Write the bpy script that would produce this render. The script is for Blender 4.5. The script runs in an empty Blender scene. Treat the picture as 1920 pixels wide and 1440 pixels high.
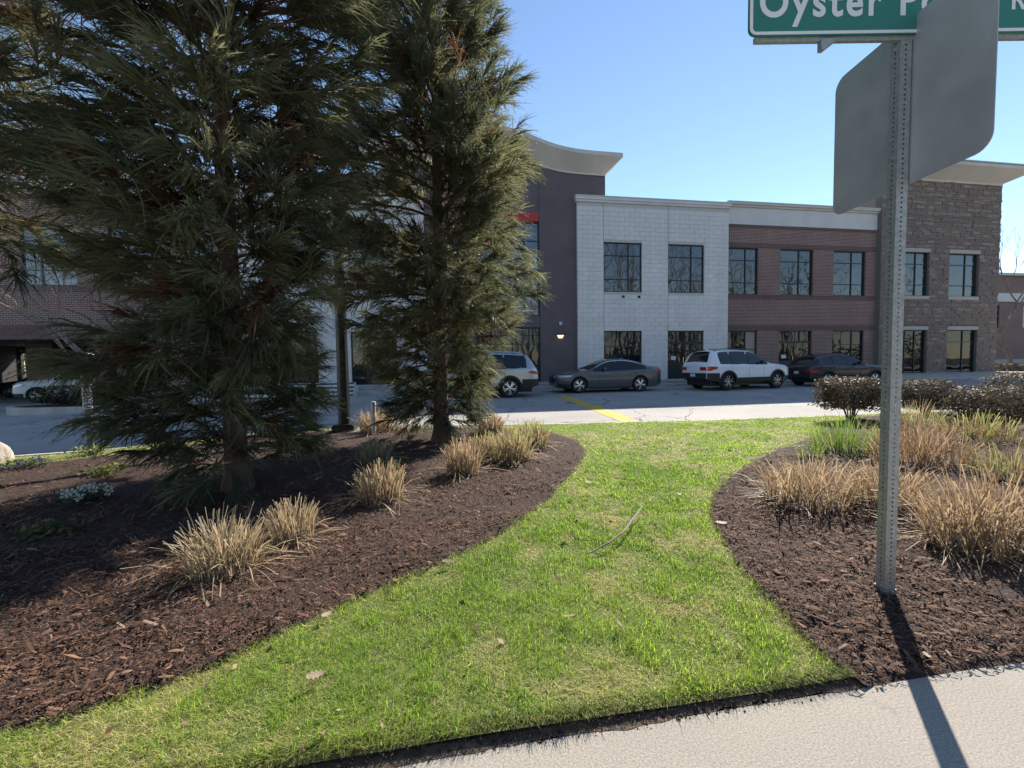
import bpy, bmesh, math, random
import numpy as np
from mathutils import Vector, Matrix

S = bpy.context.scene
random.seed(7)
RNG = np.random.default_rng(11)
PI = math.pi
rad = math.radians

# ------------------------------------------------------------------ camera
YAW, PITCH, ROLL = rad(9.5), math.atan(40 / 800), 0.015
fw = Vector((math.sin(YAW) * math.cos(PITCH), math.cos(YAW) * math.cos(PITCH), -math.sin(PITCH)))
r0 = Vector((math.cos(YAW), -math.sin(YAW), 0))
u0 = r0.cross(fw)
cr = r0 * math.cos(ROLL) - u0 * math.sin(ROLL)
cu = u0 * math.cos(ROLL) + r0 * math.sin(ROLL)
cam_d = bpy.data.cameras.new('camera')
cam_d.sensor_width = 36
cam_d.lens = 36 * 800 / 1920
cam_d.clip_start = 0.05
cam_d.clip_end = 2000
cam = bpy.data.objects.new('camera', cam_d)
S.collection.objects.link(cam)
cam.matrix_world = Matrix(((cr.x, cu.x, -fw.x, 0), (cr.y, cu.y, -fw.y, 0), (cr.z, cu.z, -fw.z, 1.38), (0, 0, 0, 1)))
S.camera = cam
# ------------------------------------------------------------------ sky and sun
SUN_AZ, SUN_EL = rad(42.0), rad(36.5)          # azimuth measured from +Y towards +X
wd = bpy.data.worlds.new('World')
S.world = wd
wd.use_nodes = True
nt = wd.node_tree
sky = nt.nodes.new('ShaderNodeTexSky')
sky.sky_type = 'NISHITA'
sky.sun_disc = False
sky.sun_elevation = SUN_EL
sky.sun_rotation = SUN_AZ
sky.air_density = 1.0
sky.dust_density = 0.0
sky.ozone_density = 2.0
bg = nt.nodes['Background']
nt.links.new(sky.outputs[0], bg.inputs[0])
bg.inputs[1].default_value = 0.1
sun_d = bpy.data.lights.new('sun', 'SUN')
sun_d.energy = 5.0
sun_d.angle = rad(0.53)
sun_d.color = (1.0, 0.915, 0.80)
sun = bpy.data.objects.new('sun', sun_d)
S.collection.objects.link(sun)
to_sun = Vector((math.sin(SUN_AZ) * math.cos(SUN_EL), math.cos(SUN_AZ) * math.cos(SUN_EL), math.sin(SUN_EL)))
sun.rotation_euler = (-to_sun).to_track_quat('-Z', 'Y').to_euler()
sun.location = to_sun * 60
S.view_settings.view_transform = 'Standard'
S.view_settings.look = 'None'
S.view_settings.exposure = 1.0
S.view_settings.gamma = 1
S.view_settings.use_curve_mapping = False
S.render.engine = 'CYCLES'
S.cycles.max_bounces = 8
S.cycles.transparent_max_bounces = 8
S.cycles.use_denoising = True

# ------------------------------------------------------------------ materials
def _nodes(name):
    m = bpy.data.materials.new(name)
    m.use_nodes = True
    n = m.node_tree.nodes
    return m, n, m.node_tree.links, n['Principled BSDF']

def _pos(n, l, scale=(1, 1, 1), world=True):
    g = n.new('ShaderNodeNewGeometry') if world else n.new('ShaderNodeTexCoord')
    mp = n.new('ShaderNodeMapping')
    mp.inputs['Scale'].default_value = scale
    l.new(g.outputs['Position' if world else 'Object'], mp.inputs[0])
    return mp.outputs[0]

def mat(name, col, rough=0.6, col2=None, scale=5.0, bump=0.0, bscale=None, metal=0.0, spec=0.5, detail=5, world=True, mapscale=(1, 1, 1), coat=0.0, lo=.35, hi=.65):
    m, n, l, b = _nodes(name)
    b.inputs['Roughness'].default_value = rough
    b.inputs['Metallic'].default_value = metal
    b.inputs['Specular IOR Level'].default_value = spec
    b.inputs['Coat Weight'].default_value = coat
    b.inputs['Coat Roughness'].default_value = 0.05
    b.inputs['Base Color'].default_value = (*col, 1)
    if col2 is not None or bump:
        p = _pos(n, l, mapscale, world)
    if col2 is not None:
        t = n.new('ShaderNodeTexNoise')
        t.inputs['Scale'].default_value = scale
        t.inputs['Detail'].default_value = detail
        l.new(p, t.inputs['Vector'])
        r = n.new('ShaderNodeValToRGB')
        r.color_ramp.elements[0].position = lo
        r.color_ramp.elements[1].position = hi
        r.color_ramp.elements[0].color = (*col, 1)
        r.color_ramp.elements[1].color = (*col2, 1)
        l.new(t.outputs[0], r.inputs[0])
        l.new(r.outputs[0], b.inputs['Base Color'])
    if bump:
        t2 = n.new('ShaderNodeTexNoise')
        t2.inputs['Scale'].default_value = bscale or scale * 4
        t2.inputs['Detail'].default_value = 6
        l.new(p, t2.inputs['Vector'])
        bp = n.new('ShaderNodeBump')
        bp.inputs['Strength'].default_value = bump
        bp.inputs['Distance'].default_value = 0.02
        l.new(t2.outputs[0], bp.inputs['Height'])
        l.new(bp.outputs[0], b.inputs['Normal'])
    return m

def leaf_mat(name, trans=0.35, rough=0.5, spec=0.3, hue=None):
    """colour from the mesh's own per-leaf tint; light passes through"""
    m, n, l, b = _nodes(name)
    a = n.new('ShaderNodeAttribute')
    a.attribute_name = 'tint'
    l.new(a.outputs['Color'], b.inputs['Base Color'])
    b.inputs['Roughness'].default_value = rough
    b.inputs['Specular IOR Level'].default_value = spec
    tr = n.new('ShaderNodeBsdfTranslucent')
    hs = n.new('ShaderNodeHueSaturation')
    hs.inputs['Value'].default_value = 1.7
    l.new(a.outputs['Color'], hs.inputs['Color'])
    l.new(hs.outputs[0], tr.inputs['Color'])
    mx = n.new('ShaderNodeMixShader')
    mx.inputs[0].default_value = trans
    l.new(b.outputs[0], mx.inputs[1])
    l.new(tr.outputs[0], mx.inputs[2])
    l.new(mx.outputs[0], n['Material Output'].inputs[0])
    return m

def tint_mat(name, rough=0.8, spec=0.2):
    m, n, l, b = _nodes(name)
    a = n.new('ShaderNodeAttribute')
    a.attribute_name = 'tint'
    l.new(a.outputs['Color'], b.inputs['Base Color'])
    b.inputs['Roughness'].default_value = rough
    b.inputs['Specular IOR Level'].default_value = spec
    return m

def obj_tint_mat(name, col, var=0.12, rough=0.85, bump=0.4, bscale=30, hue=0.0, col2=None):
    """each piece gets its own slightly different colour (per-object random)"""
    m, n, l, b = _nodes(name)
    oi = n.new('ShaderNodeObjectInfo')
    mr = n.new('ShaderNodeMapRange')
    mr.inputs['To Min'].default_value = 1 - var
    mr.inputs['To Max'].default_value = 1 + var
    l.new(oi.outputs['Random'], mr.inputs[0])
    hs = n.new('ShaderNodeHueSaturation')
    p = _pos(n, l)
    t = n.new('ShaderNodeTexNoise')
    t.inputs['Scale'].default_value = 2.2
    t.inputs['Detail'].default_value = 7
    l.new(_pos(n, l, (1, 1, .16)), t.inputs['Vector'])
    mx = n.new('ShaderNodeMix')
    mx.data_type = 'RGBA'
    mx.inputs['A'].default_value = (*col, 1)
    mx.inputs['B'].default_value = (*(col2 or [c * .88 for c in col]), 1)
    l.new(t.outputs[0], mx.inputs['Factor'])
    l.new(mx.outputs['Result'], hs.inputs['Color'])
    l.new(mr.outputs[0], hs.inputs['Value'])
    l.new(hs.outputs[0], b.inputs['Base Color'])
    b.inputs['Roughness'].default_value = rough
    t2 = n.new('ShaderNodeTexNoise')
    t2.inputs['Scale'].default_value = bscale
    t2.inputs['Detail'].default_value = 4
    l.new(p, t2.inputs['Vector'])
    bp = n.new('ShaderNodeBump')
    bp.inputs['Strength'].default_value = bump
    bp.inputs['Distance'].default_value = 0.01
    l.new(t2.outputs[0], bp.inputs['Height'])
    l.new(bp.outputs[0], b.inputs['Normal'])
    return m

def brick_mat(name, c1, c2, mortar, bw=0.24, rh=0.085, ms=0.011):
    m, n, l, b = _nodes(name)
    g = n.new('ShaderNodeNewGeometry')
    sp = n.new('ShaderNodeSeparateXYZ')
    l.new(g.outputs['Position'], sp.inputs[0])
    ad = n.new('ShaderNodeMath')
    l.new(sp.outputs[0], ad.inputs[0])
    l.new(sp.outputs[1], ad.inputs[1])
    cb = n.new('ShaderNodeCombineXYZ')
    l.new(ad.outputs[0], cb.inputs[0])
    l.new(sp.outputs[2], cb.inputs[1])
    bt = n.new('ShaderNodeTexBrick')
    bt.inputs['Color1'].default_value = (*c1, 1)
    bt.inputs['Color2'].default_value = (*c2, 1)
    bt.inputs['Mortar'].default_value = (*mortar, 1)
    bt.inputs['Scale'].default_value = 1
    bt.inputs['Mortar Size'].default_value = ms
    bt.inputs['Mortar Smooth'].default_value = 0.2
    bt.inputs['Brick Width'].default_value = bw
    bt.inputs['Row Height'].default_value = rh
    l.new(cb.outputs[0], bt.inputs['Vector'])
    t = n.new('ShaderNodeTexNoise')
    t.inputs['Scale'].default_value = 0.7
    t.inputs['Detail'].default_value = 6
    l.new(g.outputs['Position'], t.inputs['Vector'])
    mr = n.new('ShaderNodeMapRange')
    mr.inputs['To Min'].default_value = 0.75
    mr.inputs['To Max'].default_value = 1.25
    l.new(t.outputs[0], mr.inputs[0])
    hs = n.new('ShaderNodeHueSaturation')
    l.new(bt.outputs['Color'], hs.inputs['Color'])
    l.new(mr.outputs[0], hs.inputs['Value'])
    l.new(hs.outputs[0], b.inputs['Base Color'])
    b.inputs['Roughness'].default_value = 0.85
    bp = n.new('ShaderNodeBump')
    bp.invert = True
    bp.inputs['Strength'].default_value = 0.6
    bp.inputs['Distance'].default_value = 0.01
    l.new(bt.outputs['Fac'], bp.inputs['Height'])
    l.new(bp.outputs[0], b.inputs['Normal'])
    return m

def glass_mat(name, col, ior=1.9, wob=0.02, rough=0.015):
    m, n, l, b = _nodes(name)
    b.inputs['Base Color'].default_value = (*col, 1)
    b.inputs['Roughness'].default_value = rough
    b.inputs['IOR'].default_value = ior
    if wob:
        p = _pos(n, l)
        t = n.new('ShaderNodeTexNoise')
        t.inputs['Scale'].default_value = 1.1
        t.inputs['Detail'].default_value = 1
        l.new(p, t.inputs['Vector'])
        bp = n.new('ShaderNodeBump')
        bp.inputs['Strength'].default_value = wob
        bp.inputs['Distance'].default_value = 0.3
        l.new(t.outputs[0], bp.inputs['Height'])
        l.new(bp.outputs[0], b.inputs['Normal'])
    return m

M = dict(
    brick=brick_mat('brick_red', (.225, .092, .068), (.15, .066, .054), (.40, .36, .33)),
    brick_band=brick_mat('brick_soldier', (.145, .075, .064), (.115, .062, .056), (.24, .21, .2), bw=0.085, rh=0.24, ms=.006),
    block=obj_tint_mat('block_white', (.76, .745, .72), .045, .9, .35, 25, col2=(.60, .58, .555)),
    block_joint=mat('block_joint', (.50, .49, .47), .95),
    stucco=mat('stucco_dark', (.115, .095, .10), .85, (.135, .112, .116), 1.5, .25, 60),
    stucco_white=mat('stucco_white', (.66, .64, .62), .85, (.6, .58, .56), 1.2, .2, 50),
    cornice=mat('cornice_cream', (.62, .58, .52), .7, (.55, .51, .46), 1.0),
    metal_cap=mat('metal_cap', (.55, .55, .55), .45, metal=.3),
    stone=obj_tint_mat('stone_veneer', (.275, .21, .17), .26, .9, .8, 22, col2=(.20, .165, .145)),
    stone_joint=mat('stone_joint', (.16, .145, .13), .95),
    limestone=mat('limestone', (.44, .41, .37), .8, (.38, .36, .33), 3, .15, 40),
    frame=mat('frame_green', (.018, .026, .027), .4, metal=.2),
    glass=glass_mat('window_glass', (.012, .022, .024), 2.1),
    glass_low=glass_mat('window_glass_low', (.012, .016, .018), 1.5, .015),
    red=mat('red_letter', (.42, .03, .03), .5),
    blind=mat('blind_beige', (.36, .29, .25), .7),
    concrete=mat('concrete', (.33, .315, .29), .9, (.27, .26, .24), 2.2, .18, 420, detail=10),
    walk=mat('walk_concrete', (.40, .385, .36), .9, (.32, .31, .29), 1.5, .2, 60),
    kerb=mat('kerb_concrete', (.48, .46, .43), .9, (.38, .36, .33), 2.5, .3, 60),
    soil=mat('soil', (.07, .048, .034), .95, (.15, .105, .075), 30, .8, 80),
    turf=mat('turf', (.10, .135, .03), .95, (.17, .165, .06), 6, .7, 120),
    mulch=mat('mulch', (.026, .014, .010), .95, (.085, .048, .034), 60, 1.0, 170, detail=8),
    ground=mat('ground', (.06, .052, .032), .95, (.09, .072, .048), .3, .3, 4),
    white_metal=mat('white_plate', (.72, .73, .75), .45),
    alu=mat('aluminium', (.50, .51, .51), .5, (.41, .42, .42), 4, .06, 40, metal=.4, detail=10),
    galv=mat('galvanised', (.33, .34, .33), .5, (.44, .45, .44), 40, .1, 90, metal=.55),
    sign_green=mat('sign_green', (.03, .20, .15), .4),
    sign_white=mat('sign_white', (.78, .8, .8), .45),
    black=mat('black_paint', (.012, .012, .014), .35),
    pvc=mat('pvc', (.72, .70, .64), .45, (.62, .58, .5), 14),
    bark=mat('bark', (.085, .05, .037), .9, (.17, .11, .085), 14, 1.0, 40, mapscale=(1, 1, .18)),
    bark_pale=mat('bark_pale', (.30, .25, .20), .85, (.22, .18, .145), 12, .4, 40, mapscale=(1, 1, .3)),
    bark_grey=mat('bark_grey', (.20, .17, .145), .9, (.13, .11, .095), 5, .6, 30, mapscale=(1, 1, .3)),
    boulder=mat('boulder', (.42, .37, .31), .9, (.30, .27, .23), 5, .8, 25),
    needle=leaf_mat('needle', .42, .55, .22),
    blade=leaf_mat('blade', .58, .55, .3),
    dry=leaf_mat('dry_blade', .3, .6, .3),
    leaf=leaf_mat('leaf', .25, .6, .2),
    chip=tint_mat('mulch_chip', .85, .25),
    petal=leaf_mat('petal', .3, .6, .2),
    tyre=mat('tyre', (.014, .014, .015), .85),
    rim=mat('rim', (.62, .63, .65), .25, metal=.9),
    rim_dark=mat('rim_dark', (.03, .03, .032), .35, metal=.6),
    trim=mat('black_trim', (.016, .016, .017), .55),
    car_glass=glass_mat('car_glass', (.008, .010, .012), 1.6, 0),
    tail=mat('tail_light', (.45, .015, .012), .15, coat=.6),
    head=mat('head_light', (.55, .58, .62), .1, metal=.3, coat=.6),
    plate=mat('plate', (.6, .62, .64), .5),
    chrome=mat('chrome', (.7, .71, .72), .15, metal=1.0),
    yellow=None,
)

def asphalt():
    m, n, l, b = _nodes('asphalt')
    p = _pos(n, l)
    t = n.new('ShaderNodeTexNoise'); t.inputs['Scale'].default_value = 0.45; t.inputs['Detail'].default_value = 8
    t2 = n.new('ShaderNodeTexNoise'); t2.inputs['Scale'].default_value = 45; t2.inputs['Detail'].default_value = 4; t2.inputs['Roughness'].default_value = .8
    l.new(p, t.inputs['Vector']); l.new(p, t2.inputs['Vector'])
    r = n.new('ShaderNodeValToRGB')
    r.color_ramp.elements[0].color = (.29, .28, .262, 1); r.color_ramp.elements[1].color = (.39, .375, .35, 1)
    r.color_ramp.elements[0].position = .3; r.color_ramp.elements[1].position = .7
    l.new(t.outputs[0], r.inputs[0])
    mr = n.new('ShaderNodeMapRange'); mr.inputs['From Min'].default_value = .3; mr.inputs['From Max'].default_value = .7
    mr.inputs['To Min'].default_value = .62; mr.inputs['To Max'].default_value = 1.3
    l.new(t2.outputs[0], mr.inputs[0])
    hs = n.new('ShaderNodeHueSaturation')
    l.new(r.outputs[0], hs.inputs['Color']); l.new(mr.outputs[0], hs.inputs['Value'])
    # hairline cracks
    v = n.new('ShaderNodeTexVoronoi'); v.feature = 'DISTANCE_TO_EDGE'; v.inputs['Scale'].default_value = .33
    wn = n.new('ShaderNodeTexNoise'); wn.inputs['Scale'].default_value = 1.3; wn.inputs['Detail'].default_value = 5
    l.new(p, wn.inputs['Vector'])
    va = n.new('ShaderNodeVectorMath'); va.operation = 'MULTIPLY_ADD'; va.inputs[1].default_value = (1.2, 1.2, 0)
    l.new(wn.outputs['Color'], va.inputs[0]); l.new(p, va.inputs[2]); l.new(va.outputs[0], v.inputs['Vector'])
    lt = n.new('ShaderNodeMath'); lt.operation = 'LESS_THAN'; lt.inputs[1].default_value = .006
    l.new(v.outputs['Distance'], lt.inputs[0])
    mx = n.new('ShaderNodeMix'); mx.data_type = 'RGBA'; mx.inputs['B'].default_value = (.10, .098, .095, 1)
    l.new(lt.outputs[0], mx.inputs['Factor']); l.new(hs.outputs[0], mx.inputs['A'])
    l.new(mx.outputs['Result'], b.inputs['Base Color'])
    b.inputs['Roughness'].default_value = .92
    bp = n.new('ShaderNodeBump'); bp.inputs['Strength'].default_value = .5; bp.inputs['Distance'].default_value = .01
    l.new(t2.outputs[0], bp.inputs['Height']); l.new(bp.outputs[0], b.inputs['Normal'])
    return m
M['asphalt'] = asphalt()
def speckled(name, c1, c2, sc):
    m, n, l, b = _nodes(name)
    p = _pos(n, l)
    a = n.new('ShaderNodeTexNoise'); a.inputs['Scale'].default_value = 1.6; a.inputs['Detail'].default_value = 6
    t = n.new('ShaderNodeTexNoise'); t.inputs['Scale'].default_value = sc; t.inputs['Detail'].default_value = 3; t.inputs['Roughness'].default_value = .75
    l.new(p, a.inputs['Vector']); l.new(p, t.inputs['Vector'])
    mx = n.new('ShaderNodeMix'); mx.data_type = 'RGBA'; mx.inputs['A'].default_value = (*c1, 1); mx.inputs['B'].default_value = (*c2, 1)
    l.new(a.outputs[0], mx.inputs['Factor'])
    mr = n.new('ShaderNodeMapRange'); mr.inputs['From Min'].default_value = .32; mr.inputs['From Max'].default_value = .68; mr.inputs['To Min'].default_value = .60; mr.inputs['To Max'].default_value = 1.32
    l.new(t.outputs[0], mr.inputs[0])
    hs = n.new('ShaderNodeHueSaturation'); l.new(mx.outputs['Result'], hs.inputs['Color']); l.new(mr.outputs[0], hs.inputs['Value'])
    # dark scuffs
    v = n.new('ShaderNodeTexNoise'); v.inputs['Scale'].default_value = 5; v.inputs['Detail'].default_value = 9; v.inputs['Roughness'].default_value = .7
    l.new(p, v.inputs['Vector'])
    r = n.new('ShaderNodeValToRGB'); r.color_ramp.elements[0].position = .30; r.color_ramp.elements[1].position = .40; r.color_ramp.elements[0].color = (.72, .72, .72, 1)
    l.new(v.outputs[0], r.inputs[0])
    m2 = n.new('ShaderNodeMix'); m2.data_type = 'RGBA'; m2.blend_type = 'MULTIPLY'; m2.inputs['Factor'].default_value = 1
    l.new(hs.outputs[0], m2.inputs['A']); l.new(r.outputs[0], m2.inputs['B']); l.new(m2.outputs['Result'], b.inputs['Base Color'])
    b.inputs['Roughness'].default_value = .92
    bp = n.new('ShaderNodeBump'); bp.inputs['Strength'].default_value = .5; bp.inputs['Distance'].default_value = .004
    l.new(t.outputs[0], bp.inputs['Height']); l.new(bp.outputs[0], b.inputs['Normal'])
    return m
M['concrete'] = speckled('concrete_walk', (.37, .335, .285), (.27, .247, .214), 130)

def worn_paint(name, col, under, sc=6, thr=.42):
    m, n, l, b = _nodes(name)
    p = _pos(n, l)
    t = n.new('ShaderNodeTexNoise'); t.inputs['Scale'].default_value = sc; t.inputs['Detail'].default_value = 8
    l.new(p, t.inputs['Vector'])
    r = n.new('ShaderNodeValToRGB')
    r.color_ramp.elements[0].position = thr - .06; r.color_ramp.elements[1].position = thr + .02
    r.color_ramp.elements[0].color = (*under, 1); r.color_ramp.elements[1].color = (*col, 1)
    l.new(t.outputs[0], r.inputs[0]); l.new(r.outputs[0], b.inputs['Base Color'])
    b.inputs['Roughness'].default_value = .85
    return m
M['yellow'] = worn_paint('yellow_paint', (.56, .37, .05), (.44, .30, .07), 4, .40)
M['line_white'] = worn_paint('white_line', (.55, .54, .5), (.3, .29, .28), 5, .52)

# ------------------------------------------------------------------ object helpers
COL = S.collection
def link(name, me, m=None, parent=None, label=None, cat=None, group=None, kind=None, loc=None, rz=None):
    o = bpy.data.objects.new(name, me)
    COL.objects.link(o)
    if m is not None and me is not None and len(me.materials) == 0:
        me.materials.append(m)
    if parent is not None:
        o.parent = parent
    if loc is not None: o.location = loc
    if rz is not None: o.rotation_euler = (0, 0, rz)
    if label: o['label'] = label
    if cat: o['category'] = cat
    if group: o['group'] = group
    if kind: o['kind'] = kind
    return o
def empty(name, loc=(0, 0, 0), rz=0, **k):
    return link(name, None, loc=loc, rz=rz, **k)

class MB:
    """collects vertices and faces of ONE mesh"""
    def __init__(s): s.v = []; s.f = []
    def add(s, vs, fs):
        k = len(s.v); s.v += [tuple(v) for v in vs]; s.f += [tuple(i + k for i in f) for f in fs]; return s
    def box(s, a, b):
        (x0, y0, z0), (x1, y1, z1) = a, b
        return s.add([(x0, y0, z0), (x1, y0, z0), (x1, y1, z0), (x0, y1, z0), (x0, y0, z1), (x1, y0, z1), (x1, y1, z1), (x0, y1, z1)],
                     [(0, 3, 2, 1), (4, 5, 6, 7), (0, 1, 5, 4), (1, 2, 6, 5), (2, 3, 7, 6), (3, 0, 4, 7)])
    def tube(s, pts, rs, n=8, cap=True):
        pts = [Vector(p) for p in pts]
        if not hasattr(rs, '__len__'): rs = [rs] * len(pts)
        k = len(s.v)
        for i, p in enumerate(pts):
            d = (pts[min(i + 1, len(pts) - 1)] - pts[max(i - 1, 0)])
            d = d.normalized() if d.length > 1e-9 else Vector((0, 0, 1))
            a = d.cross(Vector((0, 0, 1)) if abs(d.z) < .9 else Vector((1, 0, 0))).normalized()
            b = d.cross(a)
            for j in range(n):
                t = 2 * PI * j / n
                s.v.append(tuple(p + (a * math.cos(t) + b * math.sin(t)) * rs[i]))
        for i in range(len(pts) - 1):
            for j in range(n):
                q = (j + 1) % n
                s.f.append((k + i * n + j, k + i * n + q, k + (i + 1) * n + q, k + (i + 1) * n + j))
        if cap:
            s.f.append(tuple(k + j for j in range(n))[::-1])
            s.f.append(tuple(k + (len(pts) - 1) * n + j for j in range(n)))
        return s
    def lathe(s, prof, n=24, axis='z', c=(0, 0, 0)):
        k = len(s.v)
        for r, h in prof:
            for j in range(n):
                t = 2 * PI * j / n
                a, b = r * math.cos(t), r * math.sin(t)
                p = (a, b, h) if axis == 'z' else (a, h, b)
                s.v.append((p[0] + c[0], p[1] + c[1], p[2] + c[2]))
        for i in range(len(prof) - 1):
            for j in range(n):
                q = (j + 1) % n
                s.f.append((k + i * n + j, k + i * n + q, k + (i + 1) * n + q, k + (i + 1) * n + j))
        return s
    def prism(s, poly, fn, t0, t1):
        """poly of (u,v); fn(u,v,t)->xyz"""
        n = len(poly)
        vs = [fn(u, v, t0) for u, v in poly] + [fn(u, v, t1) for u, v in poly]
        fs = [tuple(range(n))[::-1], tuple(range(n, 2 * n))] + [(i, (i + 1) % n, n + (i + 1) % n, n + i) for i in range(n)]
        return s.add(vs, fs)
    def mesh(s, name, smooth=False, bevel=0.0, fix=True):
        me = bpy.data.meshes.new(name)
        me.from_pydata(s.v, [], s.f)
        if fix or bevel:
            bm = bmesh.new(); bm.from_mesh(me)
            if bevel:
                bmesh.ops.bevel(bm, geom=[e for e in bm.edges if e.calc_face_angle(0) > .6], offset=bevel, segments=2, affect='EDGES', clamp_overlap=True)
            bmesh.ops.recalc_face_normals(bm, faces=bm.faces)
            bm.to_mesh(me); bm.free()
        if smooth:
            me.polygons.foreach_set('use_smooth', [True] * len(me.polygons))
            try: me.set_sharp_from_angle(angle=rad(35))
            except Exception: pass
        return me
    def obj(s, name, m, parent=None, smooth=False, bevel=0.0, **k):
        return link(name, s.mesh(name, smooth, bevel), m, parent, **k)

def tri_mesh(name, V, T, tint=None):
    """fast mesh from numpy: V (n,3), T (m,3), tint (n,3)"""
    me = bpy.data.meshes.new(name)
    V = np.ascontiguousarray(V, np.float32); T = np.ascontiguousarray(T, np.int32)
    me.vertices.add(len(V)); me.vertices.foreach_set('co', V.ravel())
    me.loops.add(T.size); me.loops.foreach_set('vertex_index', T.ravel())
    me.polygons.add(len(T)); me.polygons.foreach_set('loop_start', np.arange(0, T.size, 3, dtype=np.int32))
    me.update(calc_edges=True)
    if tint is not None:
        at = me.color_attributes.new('tint', 'FLOAT_COLOR', 'POINT')
        c = np.ones((len(V), 4), np.float32); c[:, :3] = tint
        at.data.foreach_set('color', c.ravel())
    me.validate()
    return me

def vnoise(x, y, s, seed=0):
    """smooth value noise in numpy"""
    r = np.random.default_rng(seed).random((64, 64))
    u, v = np.asarray(x) * s + 31.7, np.asarray(y) * s + 17.3
    i, j = np.floor(u).astype(int), np.floor(v).astype(int)
    a, b = u - i, v - j
    a, b = a * a * (3 - 2 * a), b * b * (3 - 2 * b)
    g = lambda p, q: r[p % 64, q % 64]
    return (g(i, j) * (1 - a) + g(i + 1, j) * a) * (1 - b) + (g(i, j + 1) * (1 - a) + g(i + 1, j + 1) * a) * b

def inside(x, y, poly):
    c = np.zeros(len(x), bool)
    n = len(poly)
    for i in range(n):
        (x1, y1), (x2, y2) = poly[i], poly[(i + 1) % n]
        if y1 == y2: continue
        c ^= ((y1 > y) != (y2 > y)) & (x < (x2 - x1) * (y - y1) / (y2 - y1) + x1)
    return c

def smooth_poly(p, it=2, closed=True):
    for _ in range(it):
        q = []
        n = len(p)
        for i in range(n if closed else n - 1):
            a, b = p[i], p[(i + 1) % n]
            q += [(a[0] * .75 + b[0] * .25, a[1] * .75 + b[1] * .25), (a[0] * .25 + b[0] * .75, a[1] * .25 + b[1] * .75)]
        p = q
    return p

def edge_dist(x, y, poly):
    d = np.full(len(x), 1e9)
    n = len(poly)
    for i in range(n):
        (x1, y1), (x2, y2) = poly[i], poly[(i + 1) % n]
        L = (x2 - x1) ** 2 + (y2 - y1) ** 2 + 1e-12
        t = np.clip(((x - x1) * (x2 - x1) + (y - y1) * (y2 - y1)) / L, 0, 1)
        d = np.minimum(d, np.hypot(x - x1 - t * (x2 - x1), y - y1 - t * (y2 - y1)))
    return d

# ------------------------------------------------------------------ the lie of the land
BACK = [(-16, 6.6), (-9, 7.3), (-6.74, 7.85), (-5.4, 8.15), (-4.3, 8.9), (-3.3, 9.5), (-2.0, 9.62), (0.4, 9.35), (2.3, 9.0), (4.3, 8.75), (6.7, 8.55), (8.8, 8.5), (12.5, 8.45), (16, 8.45), (18, 8.2)]
def back_y(x):
    return np.interp(x, [b[0] for b in BACK], [b[1] for b in BACK])
BED_L = smooth_poly([(-1.67, 1.84), (-1.37, 1.92), (-1.05, 2.08), (-0.76, 2.33), (-0.43, 2.62), (0.06, 2.92), (0.5, 3.33), (0.87, 3.81), (1.37, 4.62), (1.84, 5.45), (2.13, 6.1), (2.24, 6.84), (2.12, 7.76), (1.8, 8.45), (0.78, 8.85), (-0.31, 9.1), (-1.94, 9.3), (-3.3, 9.1), (-4.12, 8.4), (-4.99, 7.62), (-5.58, 7.16), (-6.2, 6.75), (-9, 6.1), (-14, 5.4), (-14, 1.75), (-6, 1.75), (-2.6, 1.75)], 2)
BED_R = smooth_poly([(1.72, 1.45), (1.70, 1.62), (1.81, 2.01), (1.9, 2.43), (2.15, 3.02), (2.46, 3.55), (2.89, 4.03), (3.65, 4.6), (4.63, 5.3), (5.43, 5.79), (6.55, 6.42), (7.51, 7.12), (8.4, 7.7), (9.4, 8.3), (16, 8.3), (16, 1.47), (6, 1.47)], 2)

def yard_z(x, y):
    x = np.asarray(x, float); y = np.asarray(y, float)
    z = .045 + .03 * (vnoise(x, y, .5, 1) - .5) + .02 * (vnoise(x, y, 2.2, 2) - .5)
    z = z - .03 * np.clip((1.75 - y) / .25, 0, 1) * (x > 1.75)
    return z
def lot_z(x, y):
    return -.11 + .013 * (np.asarray(y) - 9.2) - .02 * np.clip(-2 - np.asarray(x), 0, 22)

def sheet(name, xs, ys, zf, m, keep=None, **k):
    X, Y = np.meshgrid(xs, ys)
    Z = zf(X, Y)
    V = np.stack([X.ravel(), Y.ravel(), Z.ravel()], 1)
    nx, ny = len(xs), len(ys)
    i, j = np.meshgrid(np.arange(nx - 1), np.arange(ny - 1))
    a = (j * nx + i).ravel()
    if keep is not None:
        cx = ((X[:-1, :-1] + X[1:, 1:]) / 2).ravel(); cy = ((Y[:-1, :-1] + Y[1:, 1:]) / 2).ravel()
        a = a[keep(cx, cy)]
    T = np.concatenate([np.stack([a, a + 1, a + nx + 1], 1), np.stack([a, a + nx + 1, a + nx], 1)])
    u, inv = np.unique(T, return_inverse=True)
    me = tri_mesh(name, V[u], inv.reshape(T.shape))
    me.polygons.foreach_set('use_smooth', [True] * len(me.polygons))
    return link(name, me, m, kind='structure', **k)

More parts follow.
